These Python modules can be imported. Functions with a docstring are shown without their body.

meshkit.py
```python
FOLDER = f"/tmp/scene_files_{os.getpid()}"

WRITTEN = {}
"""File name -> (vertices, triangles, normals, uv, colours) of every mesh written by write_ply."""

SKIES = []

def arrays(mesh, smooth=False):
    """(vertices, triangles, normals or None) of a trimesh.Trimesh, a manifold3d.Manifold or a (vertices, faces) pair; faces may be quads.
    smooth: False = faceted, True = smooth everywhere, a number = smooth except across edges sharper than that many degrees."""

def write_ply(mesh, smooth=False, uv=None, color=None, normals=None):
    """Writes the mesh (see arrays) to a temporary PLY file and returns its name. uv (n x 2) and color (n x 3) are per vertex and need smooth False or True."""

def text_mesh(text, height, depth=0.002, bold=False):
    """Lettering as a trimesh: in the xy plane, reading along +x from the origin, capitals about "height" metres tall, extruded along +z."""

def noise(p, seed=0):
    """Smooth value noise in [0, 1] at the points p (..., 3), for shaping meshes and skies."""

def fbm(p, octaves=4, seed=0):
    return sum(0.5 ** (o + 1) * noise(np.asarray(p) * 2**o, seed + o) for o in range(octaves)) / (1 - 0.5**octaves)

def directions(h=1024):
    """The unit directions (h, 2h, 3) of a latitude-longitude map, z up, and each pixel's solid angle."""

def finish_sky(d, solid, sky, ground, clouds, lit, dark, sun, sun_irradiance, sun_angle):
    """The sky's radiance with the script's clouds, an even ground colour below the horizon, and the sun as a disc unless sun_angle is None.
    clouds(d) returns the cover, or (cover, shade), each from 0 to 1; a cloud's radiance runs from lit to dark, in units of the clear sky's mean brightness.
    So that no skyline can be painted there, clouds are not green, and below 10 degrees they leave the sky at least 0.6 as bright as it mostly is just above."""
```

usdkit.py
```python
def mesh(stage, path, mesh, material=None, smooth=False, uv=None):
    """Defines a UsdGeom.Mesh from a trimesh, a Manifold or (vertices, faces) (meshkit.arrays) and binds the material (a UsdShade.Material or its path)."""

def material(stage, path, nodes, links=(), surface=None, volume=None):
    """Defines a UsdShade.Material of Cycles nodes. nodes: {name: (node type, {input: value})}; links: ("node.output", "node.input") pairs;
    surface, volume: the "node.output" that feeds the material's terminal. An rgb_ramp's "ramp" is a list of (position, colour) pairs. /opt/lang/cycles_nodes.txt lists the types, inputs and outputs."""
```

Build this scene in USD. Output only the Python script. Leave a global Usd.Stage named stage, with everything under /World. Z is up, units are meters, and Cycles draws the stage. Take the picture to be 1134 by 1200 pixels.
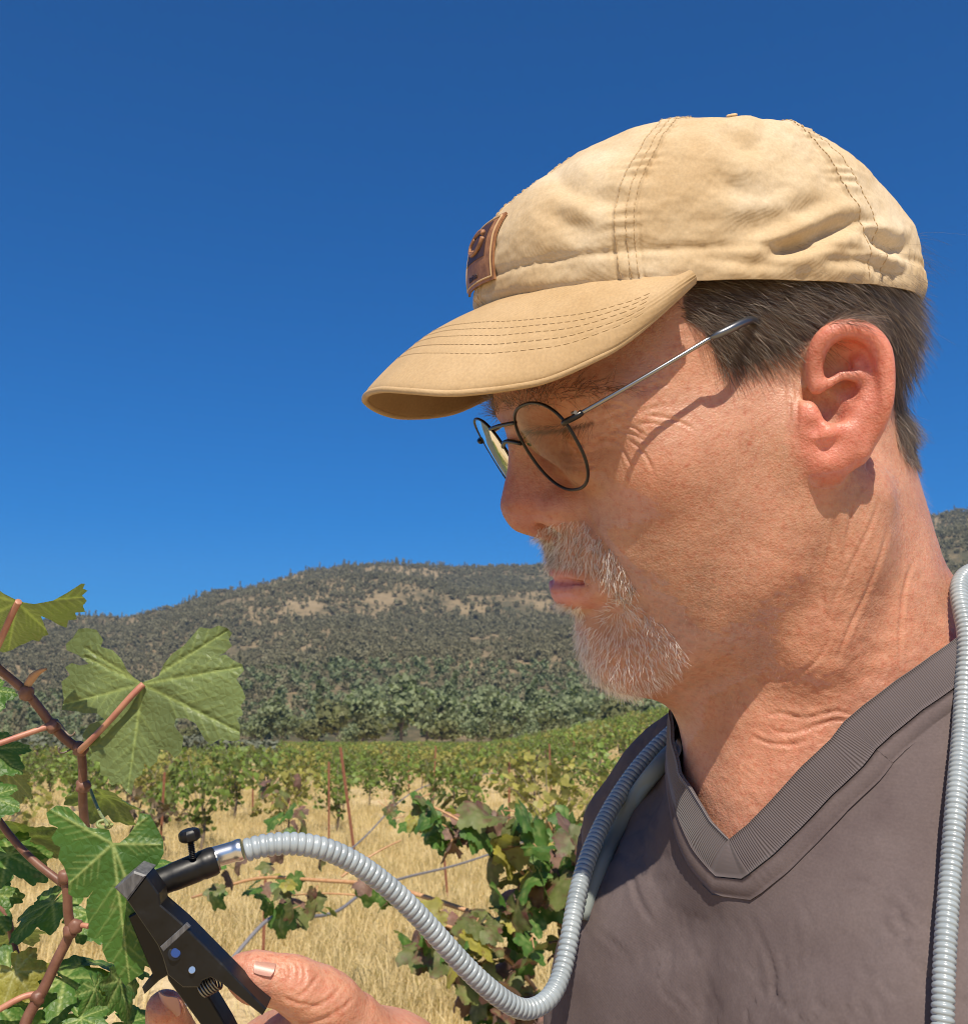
import math, random
import numpy as np, trimesh, usdkit, meshkit
from pxr import Usd, UsdGeom, UsdLux, UsdShade, Sdf, Gf, Vt

stage = Usd.Stage.CreateInMemory()
UsdGeom.SetStageUpAxis(stage, 'Z'); UsdGeom.SetStageMetersPerUnit(stage, 1.0)
UsdGeom.Xform.Define(stage, '/World'); UsdGeom.Scope.Define(stage, '/World/Looks')
rng = np.random.default_rng(7)

# ------------------------------------------------------------------ camera, sky, sun, exposure
FP, CX, CY = 1300.0, 567.0, 600.0            # focal length and centre in pixels of the 1134 x 1200 photograph
PITCH = math.radians(11.6)
CAM = np.array([0.0, 0.0, 1.50])
RIGHT = np.array([1.0, 0, 0]); FWD = np.array([0, math.cos(PITCH), math.sin(PITCH)]); UP = np.array([0, -math.sin(PITCH), math.cos(PITCH)])
EXPOSURE = 0.52
SUN_DIR = np.array([0.05, -0.61, 0.79]); SUN_DIR /= np.linalg.norm(SUN_DIR)
SUN_INT, SKY_STR = 1.25, 0.050

cam = UsdGeom.Camera.Define(stage, '/World/camera')
cam.CreateHorizontalApertureAttr(36.0); cam.CreateVerticalApertureAttr(36.0 * 1200 / 1134)
cam.CreateFocalLengthAttr(36.0 * FP / 1134.0)
cam.CreateFStopAttr(46.0); cam.CreateFocusDistanceAttr(0.47)
cam.CreateClippingRangeAttr((0.02, 20000.0))
cam.CreateExposureAttr(EXPOSURE)
_m = np.eye(4); _m[0, :3] = RIGHT; _m[1, :3] = UP; _m[2, :3] = -FWD; _m[3, :3] = CAM
cam.AddTransformOp().Set(Gf.Matrix4d(*_m.ravel().tolist()))

dome = UsdLux.DomeLight.Define(stage, '/World/sky')
dome.GetPrim().SetCustomDataByKey('kind', 'structure')
_sk = usdkit.material(stage, '/World/Looks/sky_look',
    {'sky': ('sky_texture', {'sky_type': 'single_scattering', 'sun_disc': False, 'sun_elevation': float(math.asin(SUN_DIR[2])),
             'sun_rotation': float(math.atan2(SUN_DIR[0], SUN_DIR[1])), 'altitude': 400.0, 'air_density': 1.0, 'aerosol_density': 0.5, 'ozone_density': 2.2}),
     'tn': ('vector_math', {'math_type': 'multiply', 'vector2': (.37, .86, 1.46)}), 'hs': ('hsv', {'saturation': 1.12, 'value': 1.0}),
     'bg': ('background_shader', {'strength': SKY_STR})},
    [('sky.color', 'tn.vector1'), ('tn.vector', 'hs.color'), ('hs.color', 'bg.color')], surface='bg.background')
UsdShade.MaterialBindingAPI.Apply(dome.GetPrim()).Bind(_sk)
sun = UsdLux.DistantLight.Define(stage, '/World/sun')
sun.CreateIntensityAttr(SUN_INT); sun.CreateNormalizeAttr(True); sun.CreateAngleAttr(0.53); sun.CreateColorAttr(Gf.Vec3f(1.0, 0.91, 0.77))
_z = SUN_DIR; _x = np.cross([0, 0, 1.0], _z); _x /= np.linalg.norm(_x); _y = np.cross(_z, _x)
_m = np.eye(4); _m[0, :3] = _x; _m[1, :3] = _y; _m[2, :3] = _z
sun.AddTransformOp().Set(Gf.Matrix4d(*_m.ravel().tolist()))

# ------------------------------------------------------------------ helpers
def w_of(q):
    """millimetres (right, depth, up) about the eye of the camera -> world metres"""
    q = np.asarray(q, float) / 1000.0
    return CAM + q[..., :1] * RIGHT + q[..., 1:2] * FWD + q[..., 2:3] * UP
def cp(px, py, d):
    """the point d millimetres deep that is seen at a pixel, in millimetres (right, depth, up)"""
    return np.array([(px - CX) / FP * d, d, (CY - py) / FP * d])
def wp(px, py, d):
    return w_of(cp(px, py, d * 1000.0))
def pix(q):
    q = np.asarray(q, float)
    return np.stack([CX + FP * q[..., 0] / q[..., 1], CY - FP * q[..., 2] / q[..., 1]], -1)
def wpix(p):
    d = np.asarray(p, float) - CAM
    return np.stack([CX + FP * (d @ RIGHT) / (d @ FWD), CY - FP * (d @ UP) / (d @ FWD)], -1)

_used = {}
def numbered(parent, name):
    k = _used.get((parent, name), 0); _used[(parent, name)] = k + 1
    return f'{parent}/{name}' if k == 0 else f'{parent}/{name}_{k:03d}'
_origin = {}
def tag(prim, label=None, cat=None, group=None, kind=None):
    for k, v in (('label', label), ('category', cat), ('group', group), ('kind', kind)):
        if v: prim.SetCustomDataByKey(k, v)
    return prim
def thing(name, label, cat, loc=(0, 0, 0), group=None, kind=None):
    x = UsdGeom.Xform.Define(stage, numbered('/World', name))
    x.AddTranslateOp().Set(Gf.Vec3d(*map(float, loc)))
    _origin[str(x.GetPath())] = np.asarray(loc, float)
    return tag(x.GetPrim(), label, cat, group, kind)
def origin_of(path):
    for p, o in _origin.items():
        if path == p or path.startswith(p + '/'): return o
    return np.zeros(3)
def put(name, mesh, look, parent=None, smooth=False, label=None, cat=None, group=None, kind=None, uv=None, prim=None):
    """one Mesh prim of world-space geometry under a thing (or under a part, or at top level)"""
    base = str(parent.GetPath()) if parent is not None else '/World'
    path = numbered(base, name)
    v, f, n = meshkit.arrays(mesh, smooth)
    o = origin_of(base)
    m = UsdGeom.Mesh.Define(stage, path)
    m.CreatePointsAttr(Vt.Vec3fArray.FromNumpy((v - o).astype(np.float32)))
    m.CreateFaceVertexCountsAttr(Vt.IntArray.FromNumpy(np.full(len(f), 3, np.int32)))
    m.CreateFaceVertexIndicesAttr(Vt.IntArray.FromNumpy(f.astype(np.int32).ravel()))
    m.CreateSubdivisionSchemeAttr('none')
    if n is not None:
        m.CreateNormalsAttr(Vt.Vec3fArray.FromNumpy(n.astype(np.float32))); m.SetNormalsInterpolation('vertex')
    for k, a in (prim or {}).items():
        a = np.asarray(a, np.float32); api = UsdGeom.PrimvarsAPI(m)
        if a.ndim == 1: api.CreatePrimvar(k, Sdf.ValueTypeNames.FloatArray, 'vertex').Set(Vt.FloatArray.FromNumpy(a))
        else: api.CreatePrimvar(k, Sdf.ValueTypeNames.Color3fArray, 'vertex').Set(Vt.Vec3fArray.FromNumpy(a))
    if look is not None:
        UsdShade.MaterialBindingAPI.Apply(m.GetPrim()).Bind(UsdShade.Material.Get(stage, '/World/Looks/' + look))
    return tag(m.GetPrim(), label, cat, group, kind)
def put_curves(name, strands, widths, look, parent):
    """BasisCurves part: strands (n, k, 3) in world metres, widths (n, k)"""
    base = str(parent.GetPath()); path = numbered(base, name); o = origin_of(base)
    c = UsdGeom.BasisCurves.Define(stage, path)
    c.CreateTypeAttr('linear'); c.CreateWrapAttr('nonperiodic')
    n, k, _ = strands.shape
    c.CreatePointsAttr(Vt.Vec3fArray.FromNumpy((strands.reshape(-1, 3) - o).astype(np.float32)))
    c.CreateCurveVertexCountsAttr(Vt.IntArray.FromNumpy(np.full(n, k, np.int32)))
    c.CreateWidthsAttr(Vt.FloatArray.FromNumpy(widths.ravel().astype(np.float32))); c.SetWidthsInterpolation('vertex')
    UsdShade.MaterialBindingAPI.Apply(c.GetPrim()).Bind(UsdShade.Material.Get(stage, '/World/Looks/' + look))
    return c.GetPrim()
def copy_of(src, loc, rotz=0.0, scale=1.0, label=None, cat=None, group=None, name=None):
    """a copy of a thing (same parts) as a top-level Xform of its own"""
    x = UsdGeom.Xform.Define(stage, numbered('/World', name or src.GetName().split('_0')[0]))
    x.GetPrim().GetReferences().AddInternalReference(src.GetPath())
    x.GetPrim().SetInstanceable(True)
    x.ClearXformOpOrder()
    m = np.eye(4); c, s = math.cos(rotz), math.sin(rotz)
    sc = np.broadcast_to(scale, 3)
    m[:3, :3] = (np.array([[c, -s, 0], [s, c, 0], [0, 0, 1]]) * sc).T; m[3, :3] = loc
    op = x.AddTransformOp(opSuffix='place'); op.Set(Gf.Matrix4d(*m.ravel().tolist()))
    x.SetXformOpOrder([op])
    return tag(x.GetPrim(), label, cat, group)
def look(name, nodes, links=(), surface='p.BSDF', volume=None):
    return usdkit.material(stage, '/World/Looks/' + name, nodes, links, surface=surface, volume=volume)
def simple(name, col, rough=0.6, **kw):
    return look(name, {'p': ('principled_bsdf', {'base_color': col, 'roughness': rough, **kw})})
def cat_mesh(parts):
    parts = [p for p in parts if len(p[1])]
    n, vs, fs = 0, [], []
    for v, f in parts:
        vs.append(v); fs.append(np.asarray(f) + n); n += len(v)
    return np.vstack(vs), np.vstack(fs)
def tube(path, r, sides=10, caps=True, closed=False):
    """a round tube along a path (n, 3) with radius r (number or n)"""
    p = np.asarray(path, float); n = len(p); r = np.broadcast_to(r, n)
    t = np.gradient(p, axis=0) if not closed else np.roll(p, -1, 0) - np.roll(p, 1, 0)
    t /= np.linalg.norm(t, axis=1, keepdims=True) + 1e-12
    a = np.array([0, 0, 1.0]) if abs(t[0, 2]) < .9 else np.array([1.0, 0, 0])
    u = np.cross(t[0], a); u /= np.linalg.norm(u); us = []
    for i in range(n):
        u = u - t[i] * (u @ t[i]); u /= np.linalg.norm(u) + 1e-12; us.append(u.copy())
    us = np.array(us); vs_ = np.cross(t, us)
    ang = np.linspace(0, 2 * np.pi, sides, endpoint=False)
    ring = p[:, None] + r[:, None, None] * (np.cos(ang)[None, :, None] * us[:, None] + np.sin(ang)[None, :, None] * vs_[:, None])
    v = ring.reshape(-1, 3); f = []
    m = n if closed else n - 1
    i = np.arange(m)[:, None]; j = np.arange(sides)[None]
    a0 = (i * sides + j).ravel(); a1 = (i * sides + (j + 1) % sides).ravel()
    b0 = (((i + 1) % n) * sides + j).ravel(); b1 = (((i + 1) % n) * sides + (j + 1) % sides).ravel()
    f = np.vstack([np.stack([a0, a1, b1], 1), np.stack([a0, b1, b0], 1)])
    if caps and not closed:
        k = len(v); v = np.vstack([v, p[:1], p[-1:]])
        q = np.arange(sides)
        f = np.vstack([f, np.stack([np.full(sides, k), (q + 1) % sides, q], 1),
                       np.stack([np.full(sides, k + 1), (n - 1) * sides + q, (n - 1) * sides + (q + 1) % sides], 1)])
    return v, f
def spline(pts, n):
    """Catmull-Rom through the points (chord-length spaced), n samples"""
    from scipy.interpolate import PchipInterpolator, CubicSpline
    p = np.asarray(pts, float); s = np.r_[0, np.cumsum(np.linalg.norm(np.diff(p, axis=0), axis=1))]
    return CubicSpline(s, p)(np.linspace(0, s[-1], n))
def grid_faces(a, b, wrap_b=False):
    i, j = np.meshgrid(np.arange(a - 1), np.arange(b if wrap_b else b - 1), indexing='ij')
    j1 = (j + 1) % b
    p, q, r, s = i * b + j, (i + 1) * b + j, (i + 1) * b + j1, i * b + j1
    return np.vstack([np.stack([p.ravel(), q.ravel(), r.ravel()], 1), np.stack([p.ravel(), r.ravel(), s.ravel()], 1)])
def rounded_box(size, r=0.001, seg=6):
    import manifold3d as m3
    s = np.asarray(size, float) / 2 - r
    c = [m3.Manifold.sphere(r, seg * 4).translate([x * s[0], y * s[1], z * s[2]]) for x in (-1, 1) for y in (-1, 1) for z in (-1, 1)]
    h = m3.Manifold.batch_hull(c).to_mesh()
    return np.array(h.vert_properties[:, :3], float), np.array(h.tri_verts)
def in_poly(p, poly):
    import shapely
    return shapely.contains_xy(shapely.Polygon(poly), p[:, 0], p[:, 1])
def seg_dist(p, line):
    """distance of the points to a polyline, and the place along it (0..1)"""
    line = np.asarray(line, float); d = np.full(len(p), 1e9); at = np.zeros(len(p))
    L = np.r_[0, np.cumsum(np.linalg.norm(np.diff(line, axis=0), axis=1))]
    for k in range(len(line) - 1):
        a, b = line[k], line[k + 1]; ab = b - a
        t = np.clip(((p - a) @ ab) / (ab @ ab + 1e-12), 0, 1)
        dd = np.linalg.norm(p - a - t[:, None] * ab, axis=1); m = dd < d
        d[m] = dd[m]; at[m] = (L[k] + t[m] * (L[k + 1] - L[k])) / L[-1]
    return d, at
def vnormals(v, f):
    n = np.zeros_like(v); c = np.cross(v[f[:, 1]] - v[f[:, 0]], v[f[:, 2]] - v[f[:, 0]])
    for k in range(3): np.add.at(n, f[:, k], c)
    return n / (np.linalg.norm(n, axis=1, keepdims=True) + 1e-20)
# ------------------------------------------------------------------ the land: field, hills, woods
def ray_at(px, py):
    d = FWD + (px - CX) / FP * RIGHT + (CY - py) / FP * UP
    return d / np.linalg.norm(d)
def ground_at(px, dist):
    """point of the flat field in the direction of an image column, dist metres off"""
    d = ray_at(px, 868.0); d = d[:2] / np.linalg.norm(d[:2])
    return np.array([d[0] * dist, d[1] * dist, 0.0])
look('straw_ground', {'tc': ('texture_coordinate', {}), 'n': ('noise_texture', {'scale': .35, 'detail': 8.0, 'roughness': .65}), 'n2': ('noise_texture', {'scale': 14.0, 'detail': 6.0, 'roughness': .7}),
     'r': ('rgb_ramp', {'ramp': [(.3, (.46, .34, .18)), (.5, (.58, .445, .25)), (.72, (.64, .51, .31))]}), 'r2': ('rgb_ramp', {'ramp': [(.3, (.62, .58, .52)), (.55, (1, 1, 1)), (.8, (1.1, 1.08, 1.02))]}), 'm': ('vector_math', {'math_type': 'multiply'}),
     'b': ('bump', {'strength': .7, 'distance': .03}), 'p': ('principled_bsdf', {'roughness': .95, 'specular_ior_level': .1})},
     [('tc.object', 'n.vector'), ('tc.object', 'n2.vector'), ('n.fac', 'r.fac'), ('n2.fac', 'r2.fac'), ('r.color', 'm.vector1'), ('r2.color', 'm.vector2'), ('m.vector', 'p.base_color'), ('n2.fac', 'b.height'), ('b.normal', 'p.normal')])
look('hill_ground', {'tc': ('texture_coordinate', {}), 'n': ('noise_texture', {'scale': .012, 'detail': 7.0, 'roughness': .62}), 'n2': ('noise_texture', {'scale': .11, 'detail': 5.0, 'roughness': .65}),
     'ad': ('math', {'math_type': 'multiply_add', 'value2': .55}), 'r': ('rgb_ramp', {'ramp': [(.62, (.055, .058, .034)), (.74, (.10, .085, .05)), (.84, (.20, .152, .088)), (1.0, (.26, .20, .12))]}),
     'p': ('principled_bsdf', {'roughness': 1.0, 'specular_ior_level': .05})},
     [('tc.object', 'n.vector'), ('tc.object', 'n2.vector'), ('n2.fac', 'ad.value1'), ('n.fac', 'ad.value3'), ('ad.value', 'r.fac'), ('r.color', 'p.base_color')])
# field: one sheet that dips below the hills' feet
RIDGE = np.array([(-900, 770), (-500, 768), (-200, 752), (0, 735), (60, 728), (100, 724), (150, 724), (200, 712), (240, 697), (300, 688), (350, 672), (400, 665), (450, 661), (500, 664), (540, 667), (580, 664), (640, 660), (720, 655), (800, 642), (900, 630), (1000, 615), (1070, 607), (1134, 598), (1300, 590), (1700, 600), (2300, 640)], float)
rd = np.array([ray_at(*p) for p in RIDGE]); R_AZ = np.arctan2(rd[:, 0], rd[:, 1]); R_EL = np.arcsin(rd[:, 2])
FOOT = 235.0
def hill_z(x, y):
    az = np.arctan2(x, y); r = np.hypot(x, y)
    Rr = 900 + 90 * np.sin(az * 5 + 1) + 160 * np.clip(az, 0, 1)
    el = np.interp(az, R_AZ, R_EL)
    H = np.tan(el) * Rr + 1.5
    t = np.clip((r - FOOT) / (Rr - FOOT), 0, 1.6)
    s = np.where(t < 1, t ** 1.12 * (1 - .10 * np.sin(np.pi * t)), 1 - (t - 1) * .8)
    p = np.stack([x / 150.0, y / 150.0, np.zeros_like(x)], -1)
    gully = (meshkit.fbm(p, 4, 17) - .5) * 46 * np.clip(t * 2.2, 0, 1) * np.clip((1 - t) * 3.0, 0, 1)
    return H * s + gully
A_, R_ = np.meshgrid(np.linspace(-1.15, 1.15, 420), np.r_[np.linspace(FOOT - 10, 1150, 190), 1300, 1500], indexing='ij')
hx, hy = np.sin(A_) * R_, np.cos(A_) * R_
hz = np.maximum(hill_z(hx, hy), -2.0) - np.where(R_ < FOOT + 4, 3.0, 0)
put('hills', (np.stack([hx, hy, hz], -1).reshape(-1, 3), grid_faces(*A_.shape)[:, ::-1]), 'hill_ground', smooth=True, kind='structure')
q = np.unique(np.r_[-np.geomspace(.5, 3000, 130), 0, np.geomspace(.5, 3000, 130)])
gx_, gy_ = np.meshgrid(q, q, indexing='ij')
def field_z(x, y):
    r = np.hypot(x, y); k = np.clip((r - 2) / 4, 0, 1)
    rise = .20 * np.clip(x - .5, 0, 14) * np.clip((y - 9) / 16, 0, 1) * np.clip((175 - r) / 70, 0, 1)
    return (meshkit.fbm(np.stack([x / 6.0, y / 6.0, np.zeros_like(x)], -1), 3, 51) - .5) * .14 * k + rise
gz_ = np.where(np.hypot(gx_, gy_) < 220, field_z(gx_, gy_), 0)
put('field', (np.stack([gx_, gy_, gz_], -1).reshape(-1, 3), grid_faces(len(q), len(q))), 'straw_ground', smooth=True, kind='structure')

# trees: trunk, limbs and a crown of leaf clumps
def leaf_look(name, top, under, rough=.5, trans=.35, vary=.35, vein=None, spots=None, scale=40.0):
    nodes = {'oi': ('object_info', {}), 'ge': ('geometry', {}), 'tc': ('texture_coordinate', {}), 'n': ('noise_texture', {'scale': scale, 'detail': 3.0}),
             'tu': ('mix_color', {'a': top, 'b': under}), 'mr': ('map_range', {'from_min': .3, 'from_max': .7, 'to_min': 1 - vary, 'to_max': 1 + vary}), 'sc': ('vector_math', {'math_type': 'scale'}),
             'p': ('principled_bsdf', {'roughness': rough, 'specular_ior_level': .35}), 't': ('translucent_bsdf', {}), 'ts': ('vector_math', {'math_type': 'multiply', 'vector2': (1.3, 1.45, .55)}), 'm': ('mix_closure', {'fac': trans})}
    links = [('ge.backfacing', 'tu.fac'), ('tc.object', 'n.vector'), ('n.fac', 'mr.value'), ('tu.result', 'sc.vector1'), ('mr.result', 'sc.scale'), ('ts.vector', 't.color'), ('p.BSDF', 'm.closure1'), ('t.BSDF', 'm.closure2')]
    src = 'sc.vector'
    if spots:
        nodes['n5'] = ('noise_texture', {'scale': spots[0], 'detail': 4.0, 'roughness': .65}); nodes['r5'] = ('rgb_ramp', {'ramp': [(spots[1], (0, 0, 0)), (spots[1] + .12, (1, 1, 1))]}); nodes['m5'] = ('mix_color', {'b': spots[2]})
        links += [('tc.object', 'n5.vector'), ('n5.fac', 'r5.fac'), ('r5.color', 'm5.fac'), (src, 'm5.a')]; src = 'm5.result'
    if vein:
        nodes['at'] = ('attribute', {'attribute': 'vein'}); nodes['m6'] = ('mix_color', {'b': vein}); nodes['bb'] = ('bump', {'strength': .6, 'distance': .0011}); nodes['vo'] = ('voronoi_texture', {'scale': 330.0, 'feature': 'distance_to_edge'})
        links += [('at.fac', 'm6.fac'), (src, 'm6.a'), ('tc.object', 'vo.vector'), ('vo.distance', 'bb.height'), ('bb.normal', 'p.normal')]; src = 'm6.result'
    links += [(src, 'p.base_color'), (src, 'ts.vector1')]
    look(name, nodes, links, surface='m.closure')
leaf_look('oak_foliage', (.185, .215, .110), (.195, .225, .12), .7, .3, .5, scale=.6)
leaf_look('pale_foliage', (.16, .19, .10), (.17, .20, .11), .7, .3, .45, scale=.6)
leaf_look('grey_foliage', (.135, .145, .100), (.15, .16, .115), .8, .10, .35, scale=1.5)
leaf_look('chaparral', (.172, .156, .086), (.178, .162, .092), .8, .15, .55, scale=.03)
leaf_look('olive_foliage', (.15, .155, .06), (.16, .16, .07), .7, .3, .4, scale=.6)
simple('bark', (.13, .10, .075), .9)
def clumps(c, rad, n, size, r, squash=1.0):
    """n leaf clumps (bent quads) through the outer part of an uneven crown"""
    d = r.normal(size=(n, 3)); d /= np.linalg.norm(d, axis=1, keepdims=True)
    lump = .72 + .55 * meshkit.fbm(d * 1.6 + r.uniform(0, 50), 3, int(r.integers(1e6)))
    p = c + d * np.asarray(rad) * (lump * r.uniform(.45, 1.0, n) ** .5)[:, None]
    nrm = d * .7 + r.normal(0, .6, (n, 3)); nrm /= np.linalg.norm(nrm, axis=1, keepdims=True)
    u = np.cross(nrm, r.normal(size=(n, 3))); u /= np.linalg.norm(u, axis=1, keepdims=True); v = np.cross(nrm, u)
    s = (size * r.uniform(.6, 1.4, n))[:, None]
    q = np.stack([p + u * s, p + v * s * .8 + nrm * s * .3, p - u * s * r.uniform(.6, 1.1, (n, 1)), p - v * s * .8 - nrm * s * .3], 1).reshape(-1, 3)
    i = np.arange(n)[:, None] * 4
    return q, np.vstack([i + [0, 1, 2], i + [0, 2, 3]])
def make_tree(name, lab, cat, h, w, foliage, seed, group, nclump=1000, conifer=False, size=.50):
    r = np.random.default_rng(seed)
    t = thing(name, lab, cat, (0, 0, 0), group)
    th_ = h * .34; tr = [tube(np.stack([np.linspace(0, r.normal(0, .1), 8), np.linspace(0, r.normal(0, .1), 8), np.linspace(-.3, h * .8, 8)], 1), np.linspace(h * .022, h * .006, 8), 7)]
    for k in range(7):
        a = r.uniform(0, 2 * np.pi); z0 = r.uniform(.2, .6) * h; L = w * r.uniform(.5, .8)
        tr.append(tube(np.array([[0, 0, z0], [np.cos(a) * L * .5, np.sin(a) * L * .5, z0 + L * .35], [np.cos(a) * L, np.sin(a) * L, z0 + L * .6]]), [h * .010, h * .006, h * .003], 5))
    put('trunk', cat_mesh(tr), 'bark', t, smooth=True)
    parts = []
    if conifer:
        for k in range(16):
            f = k / 15; parts.append(clumps(np.array([r.normal(0, .12) * w, r.normal(0, .12) * w, h * (.2 + .78 * f)]), np.array([w * (1 - f * .88) * r.uniform(.7, 1.15), w * (1 - f * .88) * r.uniform(.7, 1.15), h * .075]), nclump // 16, size, r))
    else:
        for k in range(11):
            a = r.uniform(0, 2 * np.pi); rr = w * r.uniform(.15, .75); z = h * r.uniform(.28, .84)
            parts.append(clumps(np.array([np.cos(a) * rr, np.sin(a) * rr, z]), np.array([w * .48, w * .48, h * .19]) * r.uniform(.7, 1.2), nclump // 11, size, r))
    put('crown', cat_mesh(parts), foliage, t)
    return t
# the wood on the hillside: far off, one mass
r = np.random.default_rng(101)
UsdGeom.Scope.Define(stage, '/World/Looks/forms')
def proto(path, mesh, lk):
    v, f = mesh; m = UsdGeom.Mesh.Define(stage, path)
    m.CreatePointsAttr(Vt.Vec3fArray.FromNumpy(np.asarray(v, np.float32))); m.CreateFaceVertexCountsAttr(Vt.IntArray.FromNumpy(np.full(len(f), 3, np.int32))); m.CreateFaceVertexIndicesAttr(Vt.IntArray.FromNumpy(np.asarray(f, np.int32).ravel())); m.CreateSubdivisionSchemeAttr('none')
    UsdShade.MaterialBindingAPI.Apply(m.GetPrim()).Bind(UsdShade.Material.Get(stage, '/World/Looks/' + lk)); return path
def instancer(name, protos, pos, idx, scale, rotz, kind='stuff', label=None, cat=None, tilt=None):
    pi = UsdGeom.PointInstancer.Define(stage, numbered('/World', name)); base = str(pi.GetPath())
    ps = []
    for k, (mesh, lk) in enumerate(protos): ps.append(proto(f'{base}/form_{k:03d}', mesh, lk))
    pi.CreatePrototypesRel().SetTargets([Sdf.Path(p) for p in ps])
    pi.CreatePositionsAttr(Vt.Vec3fArray.FromNumpy(np.asarray(pos, np.float32))); pi.CreateProtoIndicesAttr(Vt.IntArray.FromNumpy(np.asarray(idx, np.int32)))
    pi.CreateScalesAttr(Vt.Vec3fArray.FromNumpy(np.asarray(scale, np.float32)))
    h = np.asarray(rotz) / 2; q4 = np.zeros((len(h), 4), np.float32); q4[:, 3] = np.cos(h); q4[:, 2] = np.sin(h)
    pi.CreateOrientationsAttr(Vt.QuathArray([Gf.Quath(float(a[3]), float(a[0]), float(a[1]), float(a[2])) for a in q4]))
    return tag(pi.GetPrim(), label, cat, None, kind)
def bush(seed, n, conifer):
    r = np.random.default_rng(seed)
    if conifer: return cat_mesh([clumps(np.array([0, 0, .15 + .8 * k / 6]), np.array([.34 * (1 - k / 7.5), .34 * (1 - k / 7.5), .10]), n // 7, .085, r) for k in range(7)] + [tube(np.array([[0, 0, -.1], [0, 0, .9]]), [.03, .005], 4)])
    return cat_mesh([clumps(np.array([r.normal(0, .2), r.normal(0, .2), r.uniform(.3, .62)]), np.array([.38, .38, .30]), n // 5, .12, r) for k in range(5)] + [tube(np.array([[0, 0, -.1], [0, 0, .4]]), [.04, .03], 4)])
forms = [(bush(1, 70, False), 'chaparral'), (bush(2, 70, False), 'chaparral'), (bush(3, 77, True), 'chaparral'), (bush(4, 60, False), 'oak_foliage')]
N = 62000
az = r.uniform(-.52, .62, N); t = r.random(N) ** .62; Rr = FOOT + 4 + t * 735
x, y = np.sin(az) * Rr, np.cos(az) * Rr; z = hill_z(x, y)
bare = meshkit.fbm(np.stack([x / 42, y / 42, np.zeros(N)], -1), 4, 23) + .04 * np.sin((z - 60) / 22)
dens = np.clip((.615 - bare) / .10, .26, .92); low = Rr < 420; dens[low] = np.maximum(dens[low], .6)
k = r.random(N) < dens; x, y, z, Rr = x[k], y[k], z[k], Rr[k]; n = len(x)
kind_ = np.where(r.random(n) < .12, 2, r.integers(0, 2, n)); kind_ = np.where((Rr < 400) & (r.random(n) < .6), 3, kind_)
hgt = r.uniform(1.5, 4.4, n) * (.7 + .6 * r.random(n)) * np.where(kind_ == 2, 1.6, 1.0); wid = hgt * r.uniform(.7, 1.1, n) * np.where(kind_ == 2, .75, 1.0)
instancer('hillside_woodland', forms, np.stack([x, y, z - .2], 1), kind_, np.stack([wid, wid, hgt], 1), r.uniform(0, 6.28, n), label='dark chaparral and oak wood covering the far hillsides', cat='woodland')
# skyline pines
az = r.uniform(-.5, .6, 520); Rr = 900 + 90 * np.sin(az * 5 + 1) + 160 * np.clip(az, 0, 1) - r.uniform(0, 12, 520)
x, y = np.sin(az) * Rr, np.cos(az) * Rr; hg = r.uniform(2.5, 7, 520) * (meshkit.noise(np.stack([az * 40, az * 0, az * 0], -1), 3) * .9 + .35)
instancer('skyline_woodland', forms, np.stack([x, y, hill_z(x, y) - .4], 1), np.where(r.random(520) < .4, 2, 0), np.stack([hg * .6, hg * .6, hg], 1), r.uniform(0, 6.28, 520), label='thin line of trees along the crest of the hills', cat='woodland')
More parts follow.
